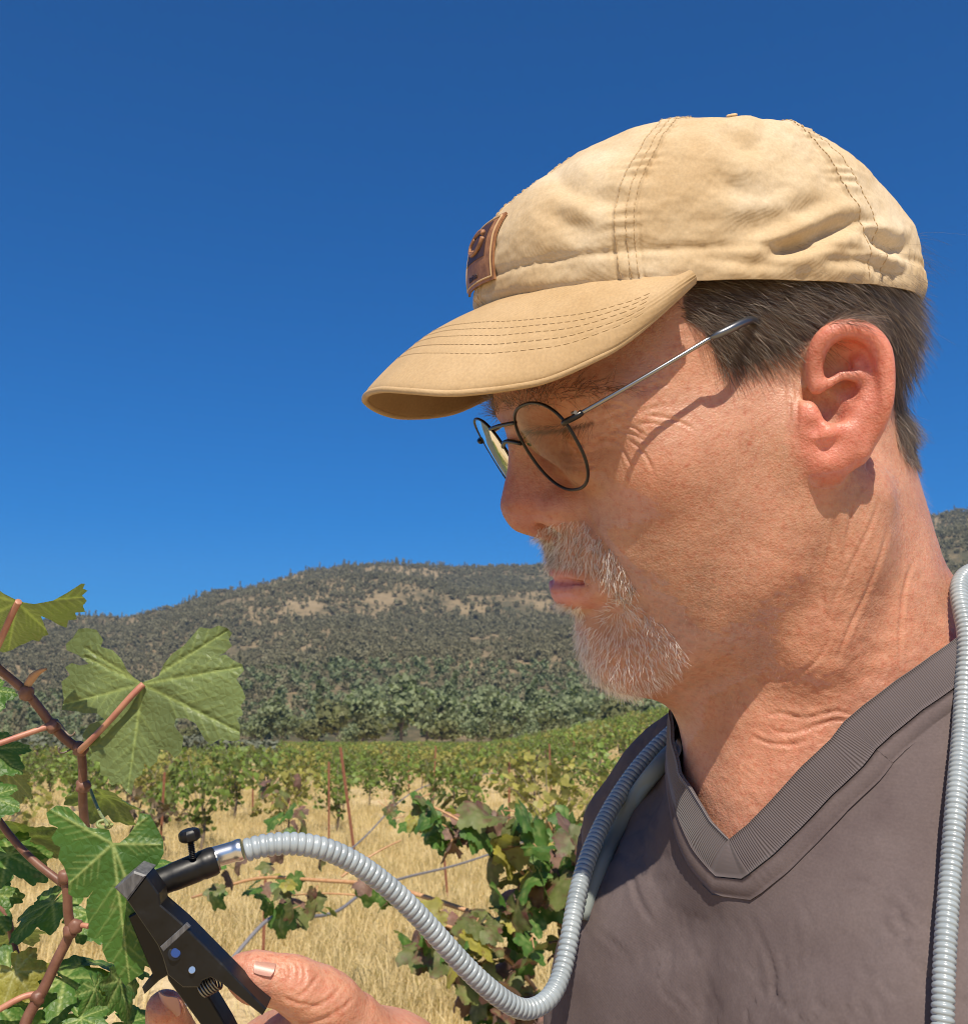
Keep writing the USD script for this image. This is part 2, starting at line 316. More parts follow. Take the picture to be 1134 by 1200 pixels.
# trees at the foot of the hills, each a thing
G_T = 'trees at the foot of the hills'
kinds = [make_tree('oak_tree', 'dark green oak of the belt behind the vineyard', 'tree', 12.0, 4.6, 'oak_foliage', 1, G_T), make_tree('oak_tree', 'dark green oak of the belt behind the vineyard', 'tree', 11.0, 5.2, 'oak_foliage', 2, G_T),
         make_tree('pine_tree', 'slender grey-green pine of the belt behind the vineyard', 'tree', 14.0, 3.2, 'pale_foliage', 3, 'pines at the foot of the hills', conifer=True), make_tree('olive_green_tree', 'low olive-green tree of the belt behind the vineyard', 'tree', 8.0, 4.4, 'olive_foliage', 4, 'olive-green trees at the foot of the hills')]
first = [True] * 4
KL = [(q.GetCustomDataByKey('label'), q.GetCustomDataByKey('group')) for q in kinds]
def place(k, loc, rot, sc, label=None, group=None):
    src = kinds[k]
    if first[k]:
        first[k] = False; x = UsdGeom.Xformable(src); x.ClearXformOpOrder(); c, s = math.cos(rot), math.sin(rot); m = np.eye(4); m[:3, :3] = (np.array([[c, -s, 0], [s, c, 0], [0, 0, 1]]) * np.broadcast_to(sc, 3)).T; m[3, :3] = loc
        op = x.AddTransformOp(opSuffix='place'); op.Set(Gf.Matrix4d(*m.ravel().tolist())); x.SetXformOpOrder([op])
        if label: tag(src, label, group=group)
        return src
    return copy_of(src, loc, rot, sc, label or KL[k][0], 'tree', None if label else KL[k][1], name=src.GetName().split('_00')[0])
def tree_at(px, top, dist, k, label=None, group=None):
    """a tree whose top is seen at a height of the picture, standing dist metres off"""
    p = ground_at(px, dist); h = CAM[2] + dist * math.tan(math.asin(ray_at(px, top)[2]))
    p[2] = max(0.0, float(hill_z(np.array([p[0]]), np.array([p[1]]))[0])) if dist > FOOT else 0.0
    base_h = (12.0, 11.0, 14.0, 8.0)[k]; s = max((h - p[2]) / base_h, .3)
    place(k, p - np.array([0, 0, .2]), float(rng.uniform(0, 6.28)), (s * rng.uniform(.9, 1.15), s * rng.uniform(.9, 1.15), s), label, group)
tree_at(330, 815, 230, 0)
tree_at(470, 786, 205, 0, 'broad round oak standing tallest in front of the belt of trees')
for px, top, dist, k in [(372, 800, 240, 2), (395, 818, 215, 3), (425, 800, 225, 1), (440, 838, 190, 3), (500, 800, 215, 1), (530, 790, 235, 2), (548, 812, 210, 0), (575, 800, 232, 1), (600, 815, 205, 1), (625, 795, 235, 2), (645, 806, 225, 0), (668, 812, 210, 1),
                         (690, 800, 232, 0), (710, 806, 220, 1), (735, 818, 205, 3), (760, 806, 230, 0), (790, 812, 215, 1), (820, 805, 225, 0), (850, 810, 220, 1), (300, 828, 230, 0), (270, 838, 225, 1), (245, 846, 235, 0), (220, 850, 225, 3), (190, 848, 240, 1), (160, 852, 232, 0), (120, 850, 238, 1), (80, 852, 228, 0), (40, 850, 236, 1), (0, 848, 232, 0), (-40, 846, 236, 1),
                         (355, 842, 195, 3), (515, 842, 188, 3), (590, 845, 186, 3), (655, 844, 190, 3), (720, 842, 190, 3), (410, 846, 186, 0), (560, 838, 195, 1), (620, 840, 192, 0), (690, 838, 195, 1), (765, 845, 188, 3), (1100, 790, 235, 0), (1140, 800, 232, 1), (1180, 795, 235, 2)]:
    tree_at(px, top, dist, k)
# grey-green shrubs beyond the left end of the vine rows
sh = make_tree('grey_shrub', 'silvery grey-green shrub in the hedge beyond the vines', 'shrub', 2.0, 1.5, 'grey_foliage', 9, 'silvery shrubs beyond the vines', nclump=700, size=.16)
for i in range(26):
    px = -40 + i * 14 + rng.uniform(-5, 5); d = 62 + rng.uniform(-5, 8); p = ground_at(px, d); s = rng.uniform(.72, .98) * (1.0 if px < 250 else .85)
    if i == 0:
        x_ = UsdGeom.Xformable(sh); x_.ClearXformOpOrder(); op = x_.AddTransformOp(opSuffix='place'); m = np.eye(4) * s; m[3, 3] = 1; m[3, :3] = p; op.Set(Gf.Matrix4d(*m.ravel().tolist())); x_.SetXformOpOrder([op])
    else: copy_of(sh, p, rng.uniform(0, 6.28), (s * 1.15, s * 1.15, s), sh.GetCustomDataByKey('label'), 'shrub', 'silvery shrubs beyond the vines', name='grey_shrub')
# dry grass on the field
def tuft_form(seed, n, hgt, spread):
    r = np.random.default_rng(seed); b = r.normal(0, spread, (n, 2)); a = r.uniform(0, 2 * np.pi, n); lean = r.uniform(.1, .9, n); h = hgt * r.uniform(.4, 1.2, n); w = r.uniform(.0016, .0038, n)
    d = np.stack([np.cos(a), np.sin(a)], 1); side = np.stack([-d[:, 1], d[:, 0]], 1) * w[:, None]
    z = lambda k: np.full((n, 1), k)
    p0, p1 = np.c_[b - side, z(0)], np.c_[b + side, z(0)]; m = b + d * (h * lean * .35)[:, None]
    p2, p3 = np.c_[m + side * .8, h * .6], np.c_[m - side * .8, h * .6]; tp = np.c_[b + d * (h * lean)[:, None], h * (1 - .25 * lean)]
    v = np.stack([p0, p1, p2, p3, tp], 1).reshape(-1, 3); i = np.arange(n)[:, None] * 5
    return v, np.vstack([i + [0, 1, 2], i + [0, 2, 3], i + [3, 2, 4]])
leaf_look('dry_grass', (.62, .49, .275), (.58, .45, .24), .8, .3, .3, scale=1.3)
leaf_look('pale_dry_grass', (.68, .56, .35), (.63, .51, .30), .8, .3, .3, scale=1.3)
r = np.random.default_rng(303); N = 26000
dist = 3.2 + 60 * r.random(N) ** 1.9; pxs = r.uniform(-120, 1250, N); dirs = np.array([ray_at(p, 868.0)[:2] for p in np.linspace(-120, 1250, 400)]); dirs /= np.linalg.norm(dirs, axis=1, keepdims=True)
dd_ = dirs[np.clip(((pxs + 120) / 1370 * 399).astype(int), 0, 399)]; gp = dd_ * dist[:, None]
pz = field_z(gp[:, 0], gp[:, 1]); sc = r.uniform(.55, 1.25, N) * (1 + dist / 90)
dens = meshkit.fbm(np.c_[gp / 1.7, np.zeros(N)], 3, 88); k = r.random(N) < np.clip((dens - .28) * 3.2, .12, 1); 
instancer('dry_grass', [(tuft_form(1, 44, .17, .09), 'dry_grass'), (tuft_form(2, 44, .12, .12), 'pale_dry_grass'), (tuft_form(3, 32, .25, .07), 'dry_grass')], np.c_[gp, pz][k], r.integers(0, 3, N)[k], np.stack([sc, sc, sc], 1)[k], r.uniform(0, 6.28, N)[k], label='dry straw-coloured grass between the vine rows', cat='grass')
# ------------------------------------------------------------------ signed-distance modelling (millimetres)
PSI, TH = math.radians(16), math.radians(12)
_F0 = np.array([-math.cos(PSI), -math.sin(PSI), 0]); HL = np.array([math.sin(PSI), -math.cos(PSI), 0]); _U0 = np.array([0, 0, 1.0])
HF = _F0 * math.cos(TH) - _U0 * math.sin(TH); HU = _U0 * math.cos(TH) + _F0 * math.sin(TH)
HR = np.stack([HF, HL, HU])                                  # head axes: forward, left, up
HO = cp(955, 475, 451) - 72 * HL                             # between the ears
def to_head(q): return (np.asarray(q) - HO) @ HR.T
def from_head(h): return HO + np.asarray(h) @ HR
def hp(px, py, y):
    """head coordinates of the point seen at a pixel, y mm left of the middle plane"""
    d = HR @ np.array([(px - CX) / FP, 1, (CY - py) / FP]); o = HR @ (-HO)
    t = (y - o[1]) / d[1]
    return o + t * d
UW = np.array([0, math.sin(PITCH), math.cos(PITCH)]); FH = np.array([0, math.cos(PITCH), -math.sin(PITCH)]); XR = np.array([1.0, 0, 0])
TS = .60 * XR - .80 * FH; TT = -.80 * XR - .60 * FH        # torso axes: left, forward, up
TR = np.stack([TS, TT, UW]); TO = cp(985, 800, 554)
def to_torso(q): return (np.asarray(q) - TO) @ TR.T
def from_torso(t): return TO + np.asarray(t) @ TR

class Field:
    def __init__(s): s.ops = []
    def _add(s, kind, frame, fn, c, r, k): s.ops.append((kind, frame, fn, None if c is None else np.asarray(c, float), r, k))
    def ell(s, frame, c, r, k=8, kind='add', rot=None, local=True):
        c, r = np.asarray(c, float), np.asarray(r, float)
        def fn(p):
            q = p - c
            if rot is not None: q = q @ rot.T
            a = np.linalg.norm(q / r, axis=1); b = np.linalg.norm(q / r ** 2, axis=1)
            return a * (a - 1) / (b + 1e-9)
        s._add(kind, frame, fn, c if local else None, r.max(), k)
    def cap(s, frame, a, b, ra, rb=None, k=8, kind='add'):
        a, b = np.asarray(a, float), np.asarray(b, float); rb = ra if rb is None else rb
        ab = b - a; l2 = ab @ ab + 1e-9
        def fn(p):
            t = np.clip(((p - a) @ ab) / l2, 0, 1)
            return np.linalg.norm(p - a - t[:, None] * ab, axis=1) - (ra + t * (rb - ra))
        s._add(kind, frame, fn, (a + b) / 2, np.linalg.norm(ab) / 2 + max(ra, rb), k)
    def chain(s, frame, pts, rs, k=5, kind='add', n=None):
        pts = np.asarray(pts, float); rs = np.broadcast_to(rs, len(pts)).astype(float)
        if n:
            L = np.r_[0, np.cumsum(np.linalg.norm(np.diff(pts, axis=0), axis=1))]
            P2 = spline(pts, n); rs = np.interp(np.linspace(0, L[-1], n), L, rs); pts = P2
        def fn(p):
            d = np.full(len(p), 1e9)
            for i in range(len(pts) - 1):
                a, ab = pts[i], pts[i + 1] - pts[i]
                t = np.clip(((p - a) @ ab) / (ab @ ab + 1e-9), 0, 1)
                d = np.minimum(d, np.linalg.norm(p - a - t[:, None] * ab, axis=1) - (rs[i] + t * (rs[i + 1] - rs[i])))
            return d
        c = pts.mean(0); s._add(kind, frame, fn, c, np.linalg.norm(pts - c, axis=1).max() + rs.max(), k)
    def __call__(s, q):
        q = np.asarray(q, float)
        fr = {}
        def coords(name):
            if name not in fr:
                if name == 'c': fr[name] = q
                elif name[0] == 'h': fr[name] = to_head(q)
                else: fr[name] = to_torso(q)
                if name.endswith('a'):
                    fr[name] = fr[name].copy(); i = 1 if name[0] == 'h' else 0
                    fr[name][:, i] = np.abs(fr[name][:, i])
            return fr[name]
        d = np.full(len(q), 60.0)
        for kind, frame, fn, c, r, k in s.ops:
            p = coords(frame)
            if c is None: m = slice(None); pm = p
            else:
                m = np.nonzero(((p - c) ** 2).sum(1) < (r + 26 + k) ** 2)[0]
                if not len(m): continue
                pm = p[m]
            a = d[m]; b = fn(pm)
            if kind == 'add':
                h = np.maximum(k - np.abs(a - b), 0) / k; d[m] = np.minimum(a, b) - h * h * k / 4
            else:
                b = -b; h = np.maximum(k - np.abs(a - b), 0) / k; d[m] = np.maximum(a, b) + h * h * k / 4
        return d

def surface(field, lo, hi, step):
    """closed surface of a field within a box, as smooth quads cut into triangles (sparse surface nets)"""
    lo, hi = np.asarray(lo, float), np.asarray(hi, float)
    B = 8 * step
    n = np.ceil((hi - lo) / B).astype(int)
    g = np.stack(np.meshgrid(*[np.arange(k) for k in n], indexing='ij'), -1).reshape(-1, 3)
    d = field(lo + (g + .5) * B); g = g[np.abs(d) < B * 1.25 + 9]
    off = lambda k: np.stack(np.meshgrid(*[np.arange(k)] * 3, indexing='ij'), -1).reshape(-1, 3)
    g = (g[:, None] * 4 + off(4)[None]).reshape(-1, 3)
    d = field(lo + (g + .5) * 2 * step); g = g[np.abs(d) < 2 * step * 1.3 + 2.2]
    # grid points of those cells
    g = (g[:, None] * 2 + off(3)[None]).reshape(-1, 3)
    N = (n * 8 + 2).astype(np.int64)
    key = np.unique((g[:, 0] * N[1] + g[:, 1]) * N[2] + g[:, 2])
    idx = np.stack([key // (N[1] * N[2]), key // N[2] % N[1], key % N[2]], 1)
    val = np.concatenate([field(lo + c * step) for c in np.array_split(idx, max(1, len(idx) // 400000))])
    def at(k):
        j = np.searchsorted(key, k); j = np.clip(j, 0, len(key) - 1)
        return np.where(key[j] == k, j, -1)
    st = np.array([N[1] * N[2], N[2], 1])
    corner = np.array([[x, y, z] for x in (0, 1) for y in (0, 1) for z in (0, 1)])
    ci = np.stack([at(key + c @ st) for c in corner], 1)
    ok = (ci >= 0).all(1)
    cv = np.where(ok[:, None], val[ci], 1.0); neg = cv < 0
    act = ok & neg.any(1) & ~neg.all(1)
    cell = np.nonzero(act)[0]; cvv = cv[cell]
    edges = [(a, b) for a in range(8) for b in range(a + 1, 8) if (np.abs(corner[a] - corner[b]).sum() == 1)]
    acc = np.zeros((len(cell), 3)); cnt = np.zeros(len(cell))
    for a, b in edges:
        va, vb = cvv[:, a], cvv[:, b]; m = (va < 0) != (vb < 0)
        t = np.where(m, va / np.where(m, va - vb, 1), 0)
        acc += np.where(m[:, None], corner[a] + t[:, None] * (corner[b] - corner[a]), 0); cnt += m
    vert = lo + (idx[cell] + acc / cnt[:, None]) * step
    vid = np.full(len(key), -1); vid[cell] = np.arange(len(cell))
    faces = []
    for ax in range(3):
        o1, o2 = [st[k] for k in range(3) if k != ax]
        e = at(key + st[ax]); m = (e >= 0); e = np.where(m, e, 0)
        s0, s1 = val < 0, val[e] < 0
        m &= s0 != s1
        ids = np.nonzero(m)[0]
        quad = np.stack([at(key[ids]), at(key[ids] - o1), at(key[ids] - o1 - o2), at(key[ids] - o2)], 1)
        good = (quad >= 0).all(1); quad, ids = quad[good], ids[good]
        q = vid[quad]; good = (q >= 0).all(1); q, ids = q[good], ids[good]
        flip = s0[ids] if ax != 1 else ~s0[ids]
        q = np.where(flip[:, None], q[:, ::-1], q)
        faces += [q[:, [0, 1, 2]], q[:, [0, 2, 3]]]
    f = np.vstack(faces)
    a = np.cross(vert[f[:, 1]] - vert[f[:, 0]], vert[f[:, 2]] - vert[f[:, 0]])
    c = vert[f].mean(1)[::97]; nn = a[::97] / (np.linalg.norm(a[::97], axis=1, keepdims=True) + 1e-12)
    if (field(c + nn * step) - field(c - nn * step)).mean() < 0: f = f[:, ::-1]
    return vert, f
def project(field, v, n=2, level=0.0, e=0.4):
    """moves points on to the level set of a field"""
    for _ in range(n):
        d = field(v) - level
        g = np.stack([field(v + np.eye(3)[k] * e) - field(v - np.eye(3)[k] * e) for k in range(3)], 1) / (2 * e)
        v = v - np.clip(d / ((g * g).sum(1) + 1e-6), -2, 2)[:, None] * g
    return v
def march(field, px, level=0.0, near=300.0, far=900.0):
    """where the rays of pixels (n, 2) meet the level set; nan where they miss"""
    px = np.atleast_2d(np.asarray(px, float))
    r = np.stack([(px[:, 0] - CX) / FP, np.ones(len(px)), (CY - px[:, 1]) / FP], 1)
    l = np.linalg.norm(r, axis=1); t = np.full(len(px), near)
    for _ in range(160):
        d = field(r * t[:, None]) - level
        t = t + np.clip(d, -3, 12) * .7 / l
    q = r * t[:, None]; q[(t > far) | (np.abs(field(q) - level) > 1.5)] = np.nan
    return q
def laplacian(v, f, n=5, lam=.5, mu=-.52):
    from scipy.sparse import coo_matrix
    e = np.vstack([f[:, [0, 1]], f[:, [1, 2]], f[:, [2, 0]]]); e = np.vstack([e, e[:, ::-1]])
    A = coo_matrix((np.ones(len(e)), (e[:, 0], e[:, 1])), shape=(len(v),) * 2).tocsr(); A.data[:] = 1
    deg = np.asarray(A.sum(1)).ravel()[:, None]
    for i in range(n):
        for w in (lam, mu): v = v + w * (A @ v / np.maximum(deg, 1) - v)
    return v

# ------------------------------------------------------------------ the man: head, neck and chest
body = Field()
E, C, CH = body.ell, body.cap, body.chain
# torso and neck
E('t', (16, 5, -190), (128, 95, 200), 20, local=False)
E('t', (0, 0, -95), (140, 68, 62), 30, local=False)
E('ta', (62, 66, -165), (66, 38, 70), 30)
C('t', (60, -15, -52), (146, -12, -88), 41, 50, 30); C('t', (-55, -15, -56), (-112, -12, -98), 41, 44, 30)
C('t', (0, -25, 30), (115, -22, -60), 39, 34, 25); C('t', (0, -25, 30), (-90, -22, -66), 39, 34, 25)
C('t', (150, -12, -98), (178, 5, -330), 50, 44, 25); C('t', (-108, -14, -104), (-104, 0, -330), 42, 38, 25)
C('h', (-22, 0, -20), (-32, 4, -150), 57, 60, 30)
C('h', (-10, 0, -60), (22, 18, -190), 45, 40, 25)
# skull
E('h', (-4, 0, 40), (86, 72, 71), 10, local=False)
E('h', (40, 0, 42), (66, 60, 46), 20)
E('h', (36, 0, -28), (54, 57, 62), 20)
E('ha', (50, 36, 12), (36, 27, 30), 16)
E('ha', (54, 36, -14), (31, 25, 22), 16)
C('ha', (60, 50, -8), (8, 58, 2), 9, 9, 22)
E('ha', (26, 38, -34), (50, 27.5, 50), 20)
# jaw and chin
CH('ha', [(70, 12, -92), (48, 37, -80), (16, 51, -60), (2, 58, -15)], [16, 15, 14, 13], 20)
E('h', (75, 0, -92), (15, 22, 16), 10)
E('h', (72, 0, -74), (19, 24, 20), 12)
C('h', (65, 0, -95), (25, 3, -114), 16, 28, 20)
C('ha', (50, 24, -88), (5, 42, -92), 11, 16, 20)
C('ha', (3, 57, -14), (-12, 51, -64), 15, 17, 16)
# mouth
E('h', (82, 0, -44), (16, 29, 22), 12)
CH('ha', [(94.5, 0, -60), (91.5, 12, -59.5), (83.5, 25, -57)], [8.2, 7.4, 3.4], 6)
CH('ha', [(93.5, 0, -50.5), (90.5, 12, -51.5), (83, 25, -55.5)], [5.6, 5.0, 3.2], 6)
CH('ha', [(101.5, 0, -54.5), (97.0, 13, -55), (87.5, 25, -57.0)], [1.0, 1.0, .9], 2.5, 'sub')
E('ha', (87.5, 28, -59), (3, 2, 3), 4, 'sub')
# brow, eyes
CH('ha', [(95, 0, 19), (95, 14, 22), (88, 34, 24), (75, 49, 17)], [8.5, 8.5, 8, 6], 20)
E('ha', (107, 32, 9), (14, 18, 8), 9, 'sub')
E('ha', (78.5, 32.5, 6), (14.4, 15.5, 12.0), 3)
CH('ha', [(91.5, 20, 5), (92.5, 32, 2.5), (83, 45.5, 5)], [.6, .7, .5], 2.0, 'sub', n=12)
CH('ha', [(90, 18, 13), (91.5, 31, 16.5), (81, 46, 13)], [.7, .8, .6], 3, 'sub', n=12)
CH('ha', [(89, 18, -4), (89.5, 31, -8.5), (79, 44, -5)], [2.6, 3.6, 3.0], 8, n=10)
# nose
CH('h', [(86, 0, 12), (90, 0, -5), (93, 0, -20)], [10, 11.5, 13], 9)
CH('h', [(95.5, 0, 16), (99, 0, 8), (102, 0, -3), (106.3, 0, -18)], [8.5, 8.4, 8.8, 11.2], 10)
E('ha', (90.5, 12.5, -23.5), (13.5, 8.2, 9.2), 6)
E('ha', (56, 31, -50), (27, 19, 28), 14)
CH('h', [(109, 0, -25), (98, 0, -32)], [4.5, 4.0], 5)
E('ha', (100, 7.6, -31), (7.5, 3.6, 4.4), 2.5, 'sub')
CH('ha', [(81.5, 22.5, -19), (79.5, 22.5, -25), (80.5, 22, -32)], [.6, 1.0, .8], 4, 'sub')
# ear
EARP = [(957, 452, 76.5), (955, 420, 77), (970, 393, 81), (1002, 386, 85), (1028, 402, 88), (1037.5, 438, 89), (1035, 478, 88), (1023, 508, 83.5), (1004, 530, 80)]
EH = np.array([hp(*p) for p in EARP])
plate = np.array([hp(*p) for p in [(962, 420, 73), (1000, 410, 76), (1024, 440, 80), (1020, 480, 80), (995, 515, 78), (968, 540, 76)]])
for a, b in zip(plate[:-1], plate[1:]): C('ha', a, b, 6.0, 6.0, 6)
C('ha', hp(975, 430, 72), hp(985, 500, 72), 9, 9, 8)
E('ha', hp(987, 432, 85), (14, 13, 16), 2.2, 'sub')
E('ha', hp(975, 474, 84), (10.5, 15.5, 13), 2.6, 'sub')
CH('ha', EH, [3.4, 3.7, 4.2, 4.3, 4.2, 3.7, 3.4, 3.4, 3.6], 3.0, n=34)
CH('ha', [hp(*p) for p in [(1006, 425, 80), (1017, 448, 82), (1014, 475, 82.5), (1003, 495, 81.5), (984, 504, 80.5)]], [2.6, 3.4, 3.8, 3.4, 3.2], 3.5, n=16)
CH('ha', [hp(*p) for p in [(972, 449, 78), (985, 440, 79), (1006, 440, 81.5)]], [1.6, 2.0, 2.4], 4)
CH('ha', [hp(*p) for p in [(1000, 532, 79), (978, 545, 76), (960, 549, 73.5), (952, 530, 73.5), (953, 508, 75)]], [4.4, 5.2, 4.8, 4.0, 3.4], 6)
E('ha', hp(950, 490, 76), (4.0, 4.0, 6.5), 6)
E('ha', hp(966, 508, 80), (3.8, 4.0, 3.2), 4)
C('ha', hp(946, 500, 82), hp(955, 502, 82), 2.0, 2.0, 4, 'sub')
# throat and neck cords
C('h', (33, 2, -132), (40, 8, -160), 13, 15, 12)
CH('t', [to_torso(from_head((-22, 58, -42))), to_torso(from_head((8, 48, -105))), (12, 50, -28)], [13, 13, 11], 14)
CH('ta', [(8, 62, -46), (45, 50, -40), (90, 10, -50)], [7, 7, 7], 18)

# ---- looks of the man
def skin_look(name):
    look(name, {
        'a': ('attribute', {'attribute': 'tint'}),
        'tc': ('texture_coordinate', {}),
        'n1': ('noise_texture', {'scale': 55.0, 'detail': 5.0, 'roughness': 0.6}),
        'r1': ('map_range', {'from_min': .3, 'from_max': .7, 'to_min': .86, 'to_max': 1.12}),
        'n2': ('noise_texture', {'scale': 420.0, 'detail': 3.0, 'roughness': 0.6}),
        'r2': ('rgb_ramp', {'ramp': [(0.0, (1.10, 1.10, 1.08)), (0.42, (1.02, 1.02, 1.02)), (0.55, (1.0, .93, .91)), (0.66, (.94, .78, .74)), (0.80, (.80, .58, .52))]}),
        'm1': ('vector_math', {'math_type': 'multiply'}), 'm2': ('vector_math', {'math_type': 'scale'}),
        'v1': ('voronoi_texture', {'scale': 900.0}), 'n3': ('noise_texture', {'scale': 1500.0, 'detail': 2.0}), 'n4': ('noise_texture', {'scale': 260.0, 'detail': 4.0, 'roughness': .65}),
        'ad': ('math', {'math_type': 'multiply_add', 'value2': 0.8}), 'ad2': ('math', {'math_type': 'multiply_add', 'value2': 1.6}),
        'b': ('bump', {'strength': 0.5, 'distance': 0.00035}),
        'p': ('principled_bsdf', {'roughness': 0.46, 'specular_ior_level': 0.42, 'subsurface_method': 'random_walk', 'subsurface_weight': 0.22, 'subsurface_scale': 0.0030, 'subsurface_radius': (1.0, .32, .18)}),
    }, [('tc.object', 'n1.vector'), ('tc.object', 'n2.vector'), ('tc.object', 'v1.vector'), ('tc.object', 'n3.vector'), ('tc.object', 'n4.vector'),
        ('n1.fac', 'r1.value'), ('n2.fac', 'r2.fac'), ('a.color', 'm1.vector1'), ('r2.color', 'm1.vector2'), ('m1.vector', 'm2.vector1'), ('r1.result', 'm2.scale'),
        ('v1.distance', 'ad.value1'), ('n3.fac', 'ad.value3'), ('n4.fac', 'ad2.value1'), ('ad.value', 'ad2.value3'), ('ad2.value', 'b.height'),
        ('m2.vector', 'p.base_color'), ('b.normal', 'p.normal')])
skin_look('skin')
def hair_look(name, col, rough=.35):
    look(name, {'p': ('principled_hair_bsdf', {'model': 'Chiang', 'parametrization': 'Direct coloring', 'color': col, 'roughness': rough, 'radial_roughness': .4})}, surface='p.BSDF')
hair_look('dark_brown_hair', (0.014, 0.009, 0.006)); simple('brown_hair', (.135, .092, .060), .45); simple('grey_hair', (.34, .28, .22), .45)
simple('white_hair', (.86, .83, .77), .42); simple('tan_whisker', (.36, .25, .165), .5); hair_look('fair_hair', (0.75, 0.58, 0.40))

hv, hf_ = surface(body, (-60., 380, -245), (335., 690, 195), 0.95)
hv = laplacian(hv, hf_, 4)
hn = vnormals(hv, hf_)
view = hv / np.linalg.norm(hv, axis=1, keepdims=True)
hpx = pix(hv); facing = -(hn * view).sum(1); hh = to_head(hv)
PXMM = hv[:, 1] / FP                                             # mm of one pixel there
near_side = (hh[:, 1] > 0) & (facing > -.05)
def crease(lines, sigma, depth, ridge=0.35):
    """furrows along lines of the skin, each with a low roll on both sides"""
    out = np.zeros(len(hv))
    for ln in lines:
        ln = np.asarray(ln, float); lo, hi = ln.min(0) - 25, ln.max(0) + 25
        m = np.nonzero(near_side & (hpx > lo).all(1) & (hpx < hi).all(1))[0]
        if not len(m): continue
        pl = spline(ln, 24) if len(ln) > 2 else ln
        d, a = seg_dist(hpx[m], pl); d = d * PXMM[m]
        fade = np.clip(np.minimum(a, 1 - a) / .18, 0, 1) ** .8
        out[m] += fade * depth * (-np.exp(-(d / sigma) ** 2) + ridge * np.exp(-((d - 2.1 * sigma) / (1.2 * sigma)) ** 2))
    return out
disp = crease([[(655, 488), (694, 479), (727, 475), (738, 481)], [(690, 502), (709, 491), (735, 482), (750, 476)], [(732, 490), (755, 481), (787, 474)],
               [(696, 517), (722, 503), (737, 499), (752, 508), (768, 514)], [(700, 508), (740, 508), (762, 522)], [(690, 524), (715, 514), (730, 522)], [(726, 522), (735, 538), (740, 552)],
               [(742, 500), (765, 496), (780, 502)], [(655, 514), (675, 521), (694, 516)], [(656, 529), (680, 532), (699, 527)], [(655, 545), (680, 548), (702, 545)],
               [(730, 470), (760, 455), (790, 448)], [(750, 488), (790, 492), (815, 505)], [(735, 515), (757, 535), (765, 555)]], .62, .48)
disp += crease([[(980, 588), (970, 654), (964, 700), (967, 726)], [(1011, 566), (995, 616), (980, 694), (962, 740)], [(1030, 582), (1011, 635), (989, 679), (978, 715)],
                [(1041, 615), (1030, 657), (1014, 697), (1002, 722), (980, 780)], [(1075, 650), (1061, 685), (1055, 735), (1053, 780)], [(895, 841), (917, 837), (942, 841), (973, 835), (1000, 841)],
                [(900, 852), (927, 859), (967, 847), (1005, 850)], [(930, 450), (934, 486), (930, 515)], [(922, 440), (925, 480), (920, 520)], [(880, 862), (905, 872), (945, 868)],
                [(905, 800), (935, 790), (960, 770), (972, 740)]], .8, .55)
disp += crease([[(687, 592), (700, 628), (722, 660), (745, 695)], [(744, 695), (752, 720), (748, 745)]], 2.6, .9, .3)
disp += crease([[(955, 560), (968, 640), (955, 700), (925, 760)]], 4.0, .6, .3)
fb = meshkit.fbm(hv / 5.0, 3, 3) - .5; fb2 = meshkit.fbm(hv / 1.7, 2, 9) - .5
neckish = np.clip((hpx[:, 1] - 600) / 200, 0, 1) * np.clip((hpx[:, 0] - 800) / 100, 0, 1)
disp += fb * (.30 + .55 * neckish) + fb2 * (.07 + .22 * neckish)
disp *= np.where(facing > -.05, 1, .5)
hv = hv + hn * disp[:, None]
hn = vnormals(hv, hf_)

def blob(c, s):
    """a soft patch about a pixel on the near side"""
    return np.exp(-(((hpx - np.asarray(c)) / np.asarray(s)) ** 2).sum(1)) * near_side
base = np.array([.458, .230, .146]); col = np.tile(base, (len(hv), 1))
def paint(w, c):
    global col
    w = np.clip(w, 0, 1)[:, None]; col = col * (1 - w) + np.asarray(c) * w
au, ay, av = hh[:, 0], np.abs(hh[:, 1]), hh[:, 2]
paint(.55 * neckish, (.49, .200, .118))
paint(.85 * np.exp(-((au - 106) / 16) ** 2 - (ay / 20) ** 2 - ((av + 20) / 14) ** 2), (.36, .125, .09))
earw = np.clip((ay - 73.5) / 4, 0, 1) * (np.abs(au + 10) < 45) * (np.abs(av) < 50)
paint(.85 * earw, (.53, .185, .125))
paint(.35 * blob((760, 560), (50, 40)), (.50, .205, .125)); paint(.25 * blob((840, 420), (40, 30)), (.50, .225, .135))
lip = np.exp(-((ay) / 21) ** 4) * ((au > 82) & (av > -68.5) & (av < -54.8)); lip2 = np.exp(-((ay) / 20) ** 4) * ((au > 84) & (av >= -54.8) & (av < -49.5))
paint(.85 * np.maximum(lip, lip2), (.50, .19, .155))
ld_, la_ = seg_dist(hpx, spline(np.array([(612, 506), (640, 507), (668, 503), (694, 496)], float), 20)); paint(.75 * near_side * np.exp(-(ld_ / 2.6) ** 2), (.09, .045, .035))
paint(.35 * blob((870, 770), (60, 40)) + .3 * blob((780, 690), (60, 60)), (.38, .20, .125))
for c, s in (((878, 520), (4, 3)), ((868, 508), (2.4, 2.4)), ((880, 512), (3, 2)), ((805, 545), (3, 2.4)), ((850, 397), (3, 2)), ((930, 668), (2.5, 2)), ((955, 590), (2.2, 2.2)), ((934, 672), (1.8, 1.8))):
    paint(.55 * blob(c, s), (.40, .12, .07))
